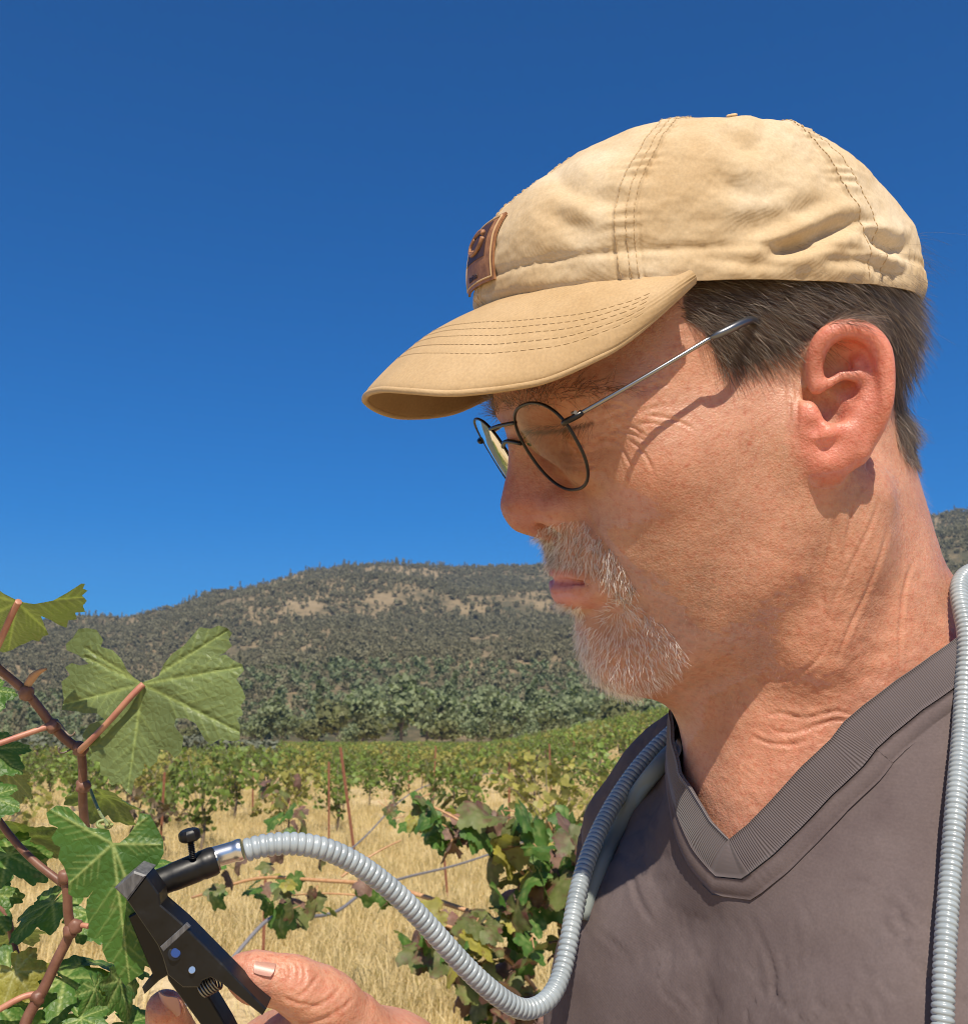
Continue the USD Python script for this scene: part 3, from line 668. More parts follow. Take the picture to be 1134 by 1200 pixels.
sc_ = in_poly(hpx, [(800, 352), (815, 300), (900, 270), (1075, 270), (1120, 400), (1115, 545), (1066, 535), (1054, 515), (1050, 490), (1049, 440), (1043, 408), (1024, 390), (1000, 380), (975, 380), (950, 395), (930, 408), (905, 418), (880, 428), (850, 432), (840, 418), (826, 388), (805, 376)]) & (facing > -.5) & (earw < .3)
paint(.85 * sc_ * (hh[:, 1] > -20), (.075, .048, .034))
rs_ = np.random.default_rng(404)
for _ in range(70):
    c = (rs_.uniform(700, 1080), rs_.uniform(430, 860)); s = rs_.uniform(1.2, 3.2); paint(rs_.uniform(.15, .5) * blob(c, (s * rs_.uniform(.8, 1.5), s)), (.36, .125, .075) if rs_.random() < .6 else (.30, .16, .09))
stub = np.clip(1 - np.abs((hpx[:, 0] - 800) / 130) ** 2, 0, 1) * np.clip((hpx[:, 1] - 610) / 60, 0, 1) * np.clip((850 - hpx[:, 1]) / 40, 0, 1) * near_side
paint(.30 * stub * (meshkit.noise(hv / 1.3, 5) > .62), (.22, .14, .10)); paint(.16 * stub, (.36, .23, .16))
wear = meshkit.fbm(hv / 14.0, 3, 21) - .5
col *= (1 + np.stack([.10 * wear, .22 * wear, .24 * wear], 1))

PERSON_AT = np.array([0.13, 0.55, 0.0])
person = thing('person', 'man in profile in a tan cap, wire glasses and dark V-neck shirt, looking down', 'person', PERSON_AT)

# ---- arm and hand (left), a field of its own: the arm leaves the sleeve outside the frame and the hand comes back into it
arm = Field()
def K(px, py, d): return cp(px, py, d)
A, W_ = arm.cap, arm.chain
W_('c', [from_torso((150, -5, -98)), (205., 392, -415), (100., 420, -352), (15., 438, -272), K(475, 1300, 447)], [44, 37, 36, 29, 25], 14)
# back of the hand and the ball of the thumb
W_('c', [K(480, 1300, 446), K(432, 1262, 447), K(375, 1215, 447)], [24, 22, 17], 14)
W_('c', [K(448, 1252, 438), K(408, 1206, 432), K(370, 1170, 424)], [17, 14.5, 11], 12)
W_('c', [K(455, 1260, 452), K(380, 1255, 455), K(320, 1240, 452)], [22, 21, 17], 14)
arm.ell('c', K(368, 1228, 436), (20, 15, 15), 12)
# thumb: knuckle, middle, tip pressed on the handle
W_('c', [K(385, 1176, 425), K(350, 1158, 419.5), K(326, 1147, 417), K(300, 1142, 415.5), K(286, 1139, 415.5)], [11, 9.9, 8.9, 8.6, 7.0], 6)
arm.ell('c', K(347, 1155, 418), (7, 7.5, 9.2), 6)
arm.ell('c', K(303, 1152, 416), (10, 6.5, 8), 5)
# index and the other fingers, curled round the other handle from below
W_('c', [K(335, 1250, 462), K(262, 1262, 470), K(212, 1228, 462), K(196, 1196, 446), K(193, 1183, 439)], [11, 10, 9.3, 8.6, 7.4], 5)
W_('c', [K(345, 1290, 468), K(265, 1310, 475), K(215, 1275, 466), K(205, 1245, 450)], [11, 10, 9.3, 8.0], 4)
W_('c', [K(355, 1330, 472), K(280, 1350, 478), K(232, 1322, 468), K(225, 1290, 452)], [10.5, 9.6, 9.0, 7.6], 4)
av_, af_ = surface(arm, (-135., 385, -330), (45., 500, -165), 0.8)
an = vnormals(av_, af_); apx = pix(av_)
def acrease(lines, sigma, depth, ridge=.35):
    out = np.zeros(len(av_))
    for ln in lines:
        d, a = seg_dist(apx, spline(np.asarray(ln, float), 20) if len(ln) > 2 else np.asarray(ln, float)); d = d * av_[:, 1] / FP
        m = (an * av_).sum(1) < 0
        out += m * np.clip(np.minimum(a, 1 - a) / .2, 0, 1) * depth * (-np.exp(-(d / sigma) ** 2) + ridge * np.exp(-((d - 2.1 * sigma) / (1.2 * sigma)) ** 2))
    return out
ad = acrease([[(338, 1128), (341, 1140), (338, 1152)], [(346, 1126), (350, 1140), (347, 1155)], [(354, 1129), (357, 1142), (353, 1158)], [(330, 1134), (332, 1146)],
              [(375, 1140), (360, 1160), (345, 1172)], [(400, 1155), (380, 1175), (352, 1184)], [(415, 1168), (395, 1186), (372, 1194)], [(330, 1168), (350, 1176), (375, 1178)], [(395, 1190), (360, 1198), (335, 1196)]], .7, .5)
ad += (meshkit.fbm(av_ / 4, 3, 31) - .5) * .45 + (meshkit.fbm(av_ / 1.5, 2, 33) - .5) * .22
nail_d, nail_a = seg_dist(apx, [(303, 1131), (316, 1134)])
av_ = av_ + an * ad[:, None]
acol = np.tile(np.array([.455, .222, .138]), (len(av_), 1))
red = np.exp(-(((apx - [290, 1140]) / [26, 26]) ** 2).sum(1)) + np.exp(-(((apx - [195, 1185]) / [25, 25]) ** 2).sum(1)) + .6 * np.exp(-(((apx - [350, 1150]) / [18, 18]) ** 2).sum(1))
acol = acol * (1 - .4 * np.clip(red, 0, 1)[:, None]) + np.array([.52, .20, .14]) * .4 * np.clip(red, 0, 1)[:, None]
acol *= (1 + (meshkit.fbm(av_ / 9., 3, 41) - .5)[:, None] * np.array([.12, .28, .3]))
# upper arm and forearm outside the frame, coarser
fv, ff = surface(arm, (-10., 330, -480), (350., 480, -60), 4.0)
bv, bf = cat_mesh([(hv, hf_), (av_, af_), (fv, ff)])
bcol = np.vstack([col, acol, np.tile(np.array([.455, .222, .138]), (len(fv), 1))])
skin_body = put('body', (w_of(bv), bf), 'skin', person, smooth=True, prim={'tint': bcol})

# finger nails
simple('nail', (.43, .205, .145), .40, subsurface_weight=.2, subsurface_scale=.002, subsurface_radius=(1, .4, .3), specular_ior_level=.5)
def nail(center, along, up, ln, wd):
    along = along / np.linalg.norm(along); up = up - along * (up @ along); up /= np.linalg.norm(up); side = np.cross(along, up)
    s, t = np.meshgrid(np.linspace(-1, 1, 11), np.linspace(-1, 1, 13), indexing='ij')
    wv = wd * (1 - .10 * np.abs(t) ** 3) * np.where(np.abs(t) > .8, np.sqrt(np.clip(1 - ((np.abs(t) - .8) / .2) ** 2 * .55, 0, 1)), 1)
    x = s * wv; y = t * ln; z = -(x / wd) ** 2 * wd * .42 - .0 * y
    v = center + x[..., None] * side + y[..., None] * along + z[..., None] * up
    top = v.reshape(-1, 3); bot = (v - up * .6).reshape(-1, 3)
    f = grid_faces(11, 13)
    b = np.r_[np.arange(13), np.arange(1, 11) * 13 + 12, 10 * 13 + np.arange(11, -1, -1), np.arange(9, 0, -1) * 13]
    n = len(top); e = np.stack([b, np.roll(b, -1)], 1)
    ff = np.vstack([f, f[:, ::-1] + n, np.stack([e[:, 0], e[:, 1] + n, e[:, 1]], 1), np.stack([e[:, 0], e[:, 0] + n, e[:, 1] + n], 1)])
    return np.vstack([top, bot]), ff
tn = march(arm, [(311, 1132), (195, 1180)], 0.0, 300, 520)
put('finger_nail', (w_of(nail(tn[0] + np.array([0, -.3, .5]), K(300, 1131, 415) - K(322, 1136, 415), np.array([.12, -.42, .9]), 3.8, 3.6)[0]), nail(tn[0], np.array([1., 0, 0]), np.array([0, 0, 1.]), 5, 5)[1]), 'nail', person, smooth=40)
put('finger_nail', (w_of(nail(tn[1] + np.array([0, -.3, .2]), K(192, 1168, 440) - K(197, 1196, 445), np.array([-.35, -.9, .15]), 5.4, 4.8)[0]), nail(tn[1], np.array([1., 0, 0]), np.array([0, 0, 1.]), 5, 5)[1]), 'nail', person, smooth=40)

# ---- hair
tri_c = hv[hf_].mean(1); tri_n = np.cross(hv[hf_[:, 1]] - hv[hf_[:, 0]], hv[hf_[:, 2]] - hv[hf_[:, 0]]); tri_a = np.linalg.norm(tri_n, axis=1) / 2; tri_n /= 2 * tri_a[:, None] + 1e-12
tri_px = pix(tri_c); tri_f = -(tri_n * tri_c).sum(1) / np.linalg.norm(tri_c, axis=1); tri_h = to_head(tri_c)
def roots(poly, n, lo=-.3, seed=0, extra=None):
    r = np.random.default_rng(seed)
    m = in_poly(tri_px, poly) & (tri_f > lo) & (tri_h[:, 1] > -6) & (tri_c[:, 1] < 600)
    if extra is not None: m &= extra(tri_h)
    ids = np.nonzero(m)[0]; w = tri_a[ids]; ids = r.choice(ids, n, p=w / w.sum())
    b = r.dirichlet((1, 1, 1), n)
    return (hv[hf_[ids]] * b[..., None]).sum(1), tri_n[ids], tri_px[ids], r
def strands(rt, nm, dpx, lift, length, r, jit=.25, droop=.25, k=6, toward=None):
    """hairs that leave the skin along a picture direction laid into the surface, then bend with gravity"""
    d = dpx[:, :1] * XR + dpx[:, 1:] * -np.array([0, 0, 1.0])
    d = d - (d * nm).sum(1)[:, None] * nm; d /= np.linalg.norm(d, axis=1, keepdims=True) + 1e-9
    d = d + lift[:, None] * nm + r.normal(0, jit, d.shape); d /= np.linalg.norm(d, axis=1, keepdims=True)
    s = np.linspace(0, 1, k)[None, :, None]; L = length[:, None, None]
    bend = (-UW * droop + r.normal(0, .18, d.shape))[:, None, :]
    return rt[:, None] + L * (d[:, None] * s + bend * s ** 2 * .5)
def mirror(st):
    h = to_head(st.reshape(-1, 3)); h[:, 1] *= -1
    return from_head(h).reshape(st.shape)
def comb(p, field):
    """picture direction of the hair at pixels: weighted from (x, y, dx, dy)"""
    f = np.asarray(field, float); w = 1 / (((p[:, None] - f[None, :, :2]) ** 2).sum(2) + 80) ** 1.5
    d = (w[..., None] * f[None, :, 2:]).sum(1); return d / np.linalg.norm(d, axis=1, keepdims=True)
def grow(name, sets, look_name, w0=.085, w1=.03):
    st = np.concatenate(sets); k = st.shape[1]
    w = np.linspace(w0, w1, k)[None].repeat(len(st), 0)
    return put_curves(name, w_of(st), w / 1000.0, look_name, person)
scalp = [(792, 352), (815, 300), (900, 270), (1075, 270), (1120, 400), (1115, 560), (1062, 542), (1050, 522), (1047, 490), (1046, 440), (1040, 408), (1022, 392), (1000, 383), (975, 383), (955, 398), (935, 408), (908, 422), (880, 434), (846, 440), (836, 420), (822, 388), (797, 376)]
flow = [(800, 360, 1, .45), (840, 360, 1, .35), (850, 400, .8, .75), (855, 430, .25, 1), (900, 400, .75, .65), (900, 350, 1, .3), (960, 350, 1, .35), (1000, 360, 1, .6), (1060, 380, .6, 1), (1070, 450, .25, 1), (1060, 520, .02, 1), (1090, 480, .1, 1)]
ear_free = lambda h: ~((h[:, 0] > -46) & (h[:, 0] < 24) & (h[:, 2] < 30) & (h[:, 1] > 74))
sets = {}
for nm_, cnt, sd in (('dark_brown_hair', 6500, 1), ('brown_hair', 5600, 2), ('grey_hair', 1300, 3)):
    rt, nn, px_, r = roots(scalp, cnt, -.5, sd, ear_free)
    long = np.clip((px_[:, 0] - 980) / 80, 0, 1)
    L_ = (13 + 6 * long) * r.uniform(.6, 1.15, cnt)
    edge = np.clip((px_[:, 1] - 395) / 40, 0, 1) * (px_[:, 0] < 940); L_ *= (1 - .45 * edge) * (1 - .72 * np.clip((px_[:, 1] - 470) / 45, 0, 1))
    st = strands(rt, nn, comb(px_ + r.normal(0, 10, px_.shape), flow), .08 + .24 * r.random(cnt) + .30 * np.clip((px_[:, 0] - 1035) / 30, 0, 1), L_, r, .17, .35)
    back = px_[:, 0] > 1000
    sets[nm_] = [st, mirror(st[::2])]
    grow('hair', sets[nm_], nm_, {'dark_brown_hair': .13, 'brown_hair': .15, 'grey_hair': .14}[nm_], .06)
# a tuft standing out of the opening at the back of the cap
r = np.random.default_rng(5); n = 260
tuft = from_head(np.stack([r.uniform(-99, -93, n), r.uniform(-14, 22, n), r.uniform(60, 72, n)], 1))
td = (-HF * 1.0 - HU * .25)[None] + r.normal(0, .35, (n, 3)); s_ = np.linspace(0, 1, 6)[None, :, None]
grow('hair', [tuft[:, None] + 17 * r.uniform(.5, 1.2, (n, 1, 1)) * (td[:, None] * s_ - UW * .4 * s_ ** 2)], 'dark_brown_hair', .10, .04)

mous = [(628, 618), (652, 613), (682, 608), (700, 626), (726, 655), (744, 690), (740, 708), (722, 702), (706, 680), (690, 670), (655, 664), (636, 664), (628, 640)]
soul = [(646, 704), (664, 707), (682, 710), (684, 722), (672, 736), (655, 724)]
chin = [(664, 742), (690, 734), (716, 742), (704, 722), (716, 700), (738, 702), (762, 720), (790, 744), (803, 765), (796, 790), (770, 808), (736, 818), (694, 806), (672, 785), (662, 760)]
def beard(poly, cnt, seed, dirs, L0, mir=True, lift=.35, lo=-.45):
    rt, nn, px_, r = roots(poly, cnt, lo, seed)
    st = strands(rt, nn, dirs(px_) , lift + .3 * r.random(cnt), L0 * r.uniform(.45, 1.3, cnt), r, .40, .30)
    return [st] + ([mirror(st[::1])] if mir else [])
md = lambda p: comb(p, [(632, 630, -.7, 1), (650, 640, -.3, 1), (680, 640, .15, 1), (710, 665, .45, 1), (735, 695, .35, 1)])
sd_ = lambda p: comb(p, [(650, 712, -.8, .8), (680, 716, -.3, 1)])
cd_ = lambda p: (lambda v: v / (np.linalg.norm(v, axis=1, keepdims=True) + 1e-6))((p - np.array([722, 738])) / 40 + np.array([0, .55]))
grow('moustache', beard(mous, 950, 11, md, 4.0), 'white_hair', .125, .05); grow('moustache', beard(mous, 560, 12, md, 4.0), 'tan_whisker', .13, .05)
grow('moustache', beard(mous, 140, 15, md, 4.6), 'brown_hair', .13, .05)
grow('beard', beard(chin, 1250, 13, cd_, 4.3) + beard(soul, 120, 14, sd_, 3.8), 'white_hair', .125, .05)
grow('beard', beard(chin, 420, 16, cd_, 4.0) + beard(soul, 60, 17, sd_, 3.8), 'tan_whisker', .12, .05)
brow = [(588, 470), (618, 455), (655, 447), (700, 446), (738, 450), (700, 463), (650, 474), (598, 482)]
bd = lambda p: comb(p, [(595, 475, -.3, -1), (620, 465, .7, -.8), (660, 455, 1, -.3), (720, 452, 1, .15)])
grow('eyebrow', beard(brow, 420, 18, bd, 10, True, .25), 'dark_brown_hair', .13, .05)
lash = [(618, 500), (652, 497), (694, 492), (696, 499), (652, 505), (618, 508)]
grow('eyelash', beard(lash, 170, 19, lambda p: comb(p, [(655, 498, -.8, .6), (690, 498, -.6, .8)]), 6, True, .5), 'dark_brown_hair', .10, .04)
# down on cheek, neck and nape
cheek = [(700, 560), (760, 520), (830, 470), (930, 470), (940, 560), (1000, 600), (960, 760), (880, 830), (800, 820), (805, 760), (745, 690)]
nape = [(1010, 540), (1060, 525), (1080, 560), (1100, 660), (1060, 660), (1030, 590)]
dn = beard(cheek, 1300, 20, lambda p: comb(p, [(720, 560, .3, 1), (850, 600, .5, 1), (900, 760, -.3, 1)]), 1.9, False, .25, .1)
dn += beard(nape, 520, 21, lambda p: comb(p, [(1050, 560, .3, 1), (1070, 640, .1, 1)]), 4.5, False, .45, -.4)
dn += beard([(850, 500), (890, 480), (900, 530), (860, 540)], 60, 22, lambda p: comb(p, [(870, 510, .3, 1)]), 6, False, .3, .1)
grow('down', dn, 'fair_hair', .035, .018)
# ------------------------------------------------------------------ the cap
def cloth_look(name, col, light, dark, weave=4600.0, bump=.22, rough=.85, stain=26.0, sheen=.15):
    look(name, {
        'tc': ('texture_coordinate', {}), 'n': ('noise_texture', {'scale': stain, 'detail': 4.0, 'roughness': .62}),
        'r': ('rgb_ramp', {'ramp': [(.25, dark), (.5, col), (.75, light)]}),
        'n2': ('noise_texture', {'scale': 900.0, 'detail': 2.0}), 'r2': ('map_range', {'from_min': .25, 'from_max': .75, 'to_min': .90, 'to_max': 1.08}), 'm': ('vector_math', {'math_type': 'scale'}),
        'w': ('wave_texture', {'scale': weave / 6.283 * 1.0, 'bands_direction': 'z', 'distortion': 1.2, 'detail': 2.0, 'detail_scale': 2.0}),
        'w2': ('wave_texture', {'scale': weave / 6.283 * .9, 'bands_direction': 'x', 'distortion': 1.2, 'detail': 2.0, 'detail_scale': 2.0}),
        'ad': ('math', {'math_type': 'multiply_add', 'value2': .5}), 'ad2': ('math', {'math_type': 'multiply_add', 'value2': .8}),
        'b': ('bump', {'strength': bump, 'distance': .0003}),
        'p': ('principled_bsdf', {'roughness': rough, 'specular_ior_level': .15, 'sheen_weight': sheen, 'sheen_roughness': .5, 'sheen_tint': light}),
    }, [('tc.object', 'n.vector'), ('tc.object', 'n2.vector'), ('tc.object', 'w.vector'), ('tc.object', 'w2.vector'), ('n.fac', 'r.fac'), ('n2.fac', 'r2.value'), ('r.color', 'm.vector1'), ('r2.result', 'm.scale'), ('m.vector', 'p.base_color'),
        ('w2.fac', 'ad.value1'), ('w.fac', 'ad.value3'), ('n2.fac', 'ad2.value1'), ('ad.value', 'ad2.value3'), ('ad2.value', 'b.height'), ('b.normal', 'p.normal')])
cloth_look('canvas', (.50, .375, .228), (.59, .485, .345), (.43, .29, .15), stain=20.0)
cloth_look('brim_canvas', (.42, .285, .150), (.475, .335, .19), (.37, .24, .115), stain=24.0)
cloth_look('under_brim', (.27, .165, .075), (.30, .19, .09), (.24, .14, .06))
simple('thread', (.46, .315, .16), .8)
simple('pale_thread', (.55, .38, .20), .8)
look('leather', {'tc': ('texture_coordinate', {}), 'n': ('noise_texture', {'scale': 350.0, 'detail': 4.0}), 'r': ('rgb_ramp', {'ramp': [(.3, (.20, .085, .035)), (.7, (.36, .17, .075))]}), 'b': ('bump', {'strength': .4, 'distance': .0004}), 'p': ('principled_bsdf', {'roughness': .55})},
     [('tc.object', 'n.vector'), ('n.fac', 'r.fac'), ('r.color', 'p.base_color'), ('n.fac', 'b.height'), ('b.normal', 'p.normal')])
simple('dark_leather', (.055, .025, .018), .5)

cap = thing('cap', 'faded tan canvas baseball cap with leather patch, worn by the man', 'cap', w_of(from_head((0, 0, 53))))
_ca = math.atan2(70 - 35.5, 223.0)
CPX = np.array([math.cos(_ca), 0, math.sin(_ca)]); CQX = np.array([-math.sin(_ca), 0, math.cos(_ca)]); C0 = np.array([0, 0, 52.5])
front = np.array([(106.6, 68.5), (108.5, 75.3), (107.5, 86.2), (104.5, 96), (97.5, 105), (74, 119), (44, 130), (17, 130.5), (-3, 128.5)])
back_ = np.array([(-97.7, 34), (-102, 45), (-102, 58), (-90, 80), (-72, 100.5), (-54, 113), (-34, 117.5), (-18, 125.5), (-3, 128.5)])
def _pq(a): b = np.c_[a[:, 0], np.zeros(len(a)), a[:, 1]] - C0; return np.stack([b @ CPX, b @ CQX], 1)
def _arc(a, t):
    from scipy.interpolate import PchipInterpolator
    s = np.r_[0, np.cumsum(np.linalg.norm(np.diff(a, axis=0), axis=1))]; s /= s[-1]
    return np.stack([PchipInterpolator(s, a[:, k])(t) for k in (0, 1)], -1)
FPQ, BPQ = _pq(front), _pq(back_)
def crown(phi, tau):
    """point of the cap's crown, head coordinates: phi from the front round by the left, tau from hem to top"""
    phi, tau = np.broadcast_arrays(np.asarray(phi, float), np.asarray(tau, float))
    f, b = _arc(FPQ, tau), _arc(BPQ, tau)
    c, s = np.cos(phi), np.sin(phi); e = 2 / 2.12
    ex = np.sign(c) * np.abs(c) ** e; ey = np.sign(s) * np.abs(s) ** e
    p = (f[..., 0] + b[..., 0]) / 2 + (f[..., 0] - b[..., 0]) / 2 * ex
    q = (f[..., 1] + b[..., 1]) / 2 + (f[..., 1] - b[..., 1]) / 2 * ex
    w = 77.0 * (1 - tau ** 2.3) ** .56
    return C0 + p[..., None] * CPX + q[..., None] * CQX + (w * ey)[..., None] * np.array([0, 1.0, 0])
SEAM = [math.radians(a) for a in (0, 55, 113, 180, 247, 305)]
NPH, NTA = 900, 210
_tau = np.linspace(0, 1, NTA); _phi = np.linspace(0, 2 * np.pi, NPH, endpoint=False)
GP, GT = np.meshgrid(_phi, _tau, indexing='ij')
cg = crown(GP, np.minimum(GT, .9985))
gu_ = np.roll(cg, -1, 0) - np.roll(cg, 1, 0); gt_ = np.gradient(cg, axis=1); cn = np.cross(gu_, gt_); cn /= np.linalg.norm(cn, axis=2, keepdims=True) + 1e-9
cq = from_head(cg.reshape(-1, 3)); cpx = pix(cq); cdep = cq[:, 1]; cside = (cg.reshape(-1, 3)[:, 1] > 0)
def fold(lines, sig, dep, ridge=.5, off=(0, 0)):
    out = np.zeros(len(cq))
    for ln in lines:
        pl = spline(np.asarray(ln, float) + off, 30) if len(ln) > 2 else np.asarray(ln, float)
        d, a = seg_dist(cpx, pl); d = d * cdep / FP
        out += cside * np.clip(np.minimum(a, 1 - a) / .3, 0, 1) * dep * (-np.exp(-(d / sig) ** 2) + ridge * np.exp(-((d - 2 * sig) / (1.3 * sig)) ** 2))
    return out
rad = np.linalg.norm(cg - (C0 + np.array([0, 0, 40.0])), axis=2).ravel()
dsp = np.zeros(len(cq)); H_ = cg.reshape(-1, 3)
dsp += (meshkit.fbm(H_ / 38.0, 3, 5) - .5) * 6.0 + (meshkit.fbm(H_ / 13.0, 3, 6) - .5) * 1.5 + (meshkit.fbm(H_ / 4.0, 2, 7) - .5) * .7
dsp += fold([[(880, 300), (925, 291), (962, 275), (1000, 262), (1018, 263)]], 3.2, 4.2, .55)
dsp += fold([[(1010, 270), (1032, 285), (1066, 293)]], 3.0, 4.0, .6)
dsp += fold([[(835, 205), (870, 225), (930, 222)], [(830, 262), (880, 258), (940, 248), (985, 232)], [(930, 168), (965, 200), (990, 240)], [(640, 238), (665, 262), (700, 268)], [(640, 200), (690, 232), (745, 226)], [(840, 285), (890, 272), (940, 262)]], 4.5, 1.7, .5)
dsp += fold([[(1000, 300), (1030, 315), (1066, 322)], [(960, 305), (1005, 305), (1030, 300)], [(820, 300), (880, 310), (950, 312)]], 2.4, 1.1, .5)
dsp += fold([[(845, 140), (856, 160), (900, 172)]], 4.0, 2.2, .6)
hem = GT.ravel(); rear = np.clip((np.abs(np.angle(np.exp(1j * (GP.ravel() - np.pi)))) < 1.25) * 1.0, 0, 1)
ph = GP.ravel()
dsp += .9 * np.exp(-((hem - .035) / .03) ** 2) - 1.1 * np.exp(-((hem - .092) / .013) ** 2)
pk = .5 + .5 * np.sin(ph * 96 + 3 * np.sin(ph * 13))
dsp += rear * .9 * pk * np.exp(-((hem - .085) / .035) ** 2) + .22 * (1 - rear) * pk * np.exp(-((hem - .09) / .02) ** 2)
for i, s in enumerate(SEAM):
    w = np.angle(np.exp(1j * (ph - s))) * rad                       # mm from the seam
    band = .5 * (np.tanh((w + 4.2) / .5) - np.tanh((w - 4.2) / .5))
    amp = np.clip(1 - hem ** 6, 0, 1)
    dsp += amp * (.75 * band - .55 * np.exp(-((w - 5.0) / .7) ** 2) - .35 * np.exp(-(w / .5) ** 2) - .4 * np.exp(-((w + 5.0) / .8) ** 2))
    rp = np.sin(hem * 120 + 2.2 * np.sin(hem * 31 + i)) * np.exp(-(w / 6.5) ** 2)
    dsp += amp * .42 * rp
dsp *= np.clip((1 - hem) / .03, 0, 1) ** .5
cd = cg + cn * dsp.reshape(NPH, NTA)[..., None]
def crown_at(phi, tau, off=0.0):
    """displaced surface at phi, tau (arrays) lifted by off mm"""
    i = np.mod(np.asarray(phi) / (2 * np.pi) * NPH, NPH); j = np.clip(np.asarray(tau) * (NTA - 1), 0, NTA - 1.001)
    i0 = np.floor(i).astype(int); fi = (i - i0)[..., None]; j0 = np.floor(j).astype(int); fj = (j - j0)[..., None]; i1 = (i0 + 1) % NPH; i0 %= NPH
    def g(a): return (a[i0, j0] * (1 - fi) + a[i1, j0] * fi) * (1 - fj) + (a[i0, j0 + 1] * (1 - fi) + a[i1, j0 + 1] * fi) * fj
    return g(cd) + g(cn) * np.asarray(off)[..., None]
cut = [int(round(s / (2 * np.pi) * NPH)) for s in SEAM] + [NPH]
nn = None
for k in range(6):
    ids = np.arange(cut[k], cut[k + 1] + 1) % NPH
    top = cd[ids]; inn = top - cn[ids] * 1.0
    m = len(ids); f = grid_faces(m, NTA); a = np.arange(m) * NTA
    v = np.vstack([top.reshape(-1, 3), inn.reshape(-1, 3)]); n = m * NTA
    rim = np.vstack([np.stack([a[:-1], a[:-1] + n, a[1:] + n], 1), np.stack([a[:-1], a[1:] + n, a[1:]], 1)])
    fs = np.vstack([f[:, ::-1], f + n, rim]) if True else f
    # normals along the seams agree because both sides sample the same surface
    put('crown_panel', (w_of(from_head(v)), fs), 'canvas', cap, smooth=40)
def dashes(path_fn, length, pitch=2.9, gap=.28, r=.22):
    """a line of stitches: little raised threads along path_fn(s in mm)"""
    n = int(length / pitch); out = []
    for i in range(n):
        a, b = i * pitch, i * pitch + pitch * (1 - gap)
        s = np.linspace(a, b, 4) / length
        p = path_fn(s); p = np.asarray(p)
        out.append(tube(w_of(from_head(p)), np.array([.5, 1, 1, .5]) * r / 1000.0, 5))
    return cat_mesh(out)
tt = np.linspace(0, 1, 60)
for k in (1, 2, 5, 0):
    s = SEAM[k]
    st = []
    for off in ((-3.6, 0.6, 3.6) if k == 1 else (-3.6, 3.6)):
        def pf(u, off=off, s=s):
            ta = .02 + u * .92
            c = crown(np.full_like(ta, s), ta); rr = np.linalg.norm(c - (C0 + np.array([0, 0, 40.0])), axis=-1)
            return crown_at(s + off / rr, ta, np.full_like(ta, .22))
        st.append(dashes(pf, 150.0))
    put('stitching', cat_mesh(st), 'thread', cap, kind='stuff')
def eyelet(phi, tau):
    out = []
    for rr, h in ((3.6, .5), (2.9, .7), (2.2, .6)):
        a = np.linspace(0, 2 * np.pi, 28, endpoint=False)
        out.append(tube(w_of(from_head(crown_at(phi + rr * np.cos(a) / 88, tau + rr * np.sin(a) / 150, np.full(28, h)))), .00055, 6, closed=True))
    return cat_mesh(out)
for ang, ta in ((28, .765), (-28, .765), (85, .74), (147, .74), (-85, .74), (-147, .74)):
    put('eyelet', eyelet(np.radians(ang), ta), 'pale_thread', cap, smooth=True)
a = np.linspace(0, 2 * np.pi, 24, endpoint=False)
bt = trimesh.creation.icosphere(3, 1.0); bv_ = bt.vertices * np.array([6.5, 6.5, 2.0]) + np.array([-3, 0, 128.0])
put('top_button', (w_of(from_head(bv_)), bt.faces), 'canvas', cap, smooth=True)

# brim: from the hem of the front panels out to a curved edge
EA = np.array([0, .2, .4, .58, .74, .87, 1.0])
EP = np.array([(165.5, 0, 42.5), (164, 20, 41.5), (156.5, 39, 37.5), (140, 56, 32.0), (116, 68, 30.0), (88, 74, 35.5), (46, 77, 57)])
from scipy.interpolate import PchipInterpolator as _PI
def brim(al, s, lift=0.0):
    al, s = np.broadcast_arrays(np.asarray(al, float), np.asarray(s, float)); aa = np.abs(al)
    e = np.stack([_PI(EA, EP[:, k])(aa) for k in range(3)], -1); e[..., 1] *= np.sign(al)
    i = crown(al * np.radians(67), np.full_like(al, .012)) - np.array([0, 0, 1.0])
    d = e - i; p = i + d * s[..., None]
    dome_ = 4.0 * np.sin(np.pi * s) * (1 - .55 * aa)
    p = p + dome_[..., None] * np.array([.25, 0, 1.0]); p[..., 1] += np.sign(al) * 4.5 * np.sin(np.pi * s) * aa ** 2
    return p + np.asarray(lift)[..., None] * np.array([.30, 0, .95])
AL, SS = np.meshgrid(np.linspace(-1, 1, 181), np.linspace(-.06, 1, 46), indexing='ij')
bt_ = brim(AL, SS)
th = np.interp(SS, [-.1, .9, .955, .985, 1], [1.7, 1.7, 1.5, 1.0, .25])
fb_ = (meshkit.fbm(bt_ / 12.0, 3, 61) - .5) * .8
rowz = sum(-.28 * np.exp(-(((SS - c) * 68) / .8) ** 2) for c in (.40, .47, .54, .62, .70))
gx = np.gradient(bt_, axis=0); gy = np.gradient(bt_, axis=1); bn = np.cross(gx, gy); bn /= np.linalg.norm(bn, axis=2, keepdims=True) + 1e-9
if bn[90, 20, 2] < 0: bn = -bn
up_ = bt_ + bn * (th + fb_ * .5 + rowz)[..., None]; dn_ = bt_ - bn * th[..., None]
def shell(top, bot):
    a, b = top.shape[:2]; n = a * b; f = grid_faces(a, b)
    e = np.r_[np.arange(b), np.arange(1, a) * b + b - 1, (a - 1) * b + np.arange(b - 2, -1, -1), np.arange(a - 2, 0, -1) * b]
    e2 = np.roll(e, -1)
    return np.vstack([top.reshape(-1, 3), bot.reshape(-1, 3)]), np.vstack([f, f[:, ::-1] + n, np.stack([e, e + n, e2 + n], 1), np.stack([e, e2 + n, e2], 1)])
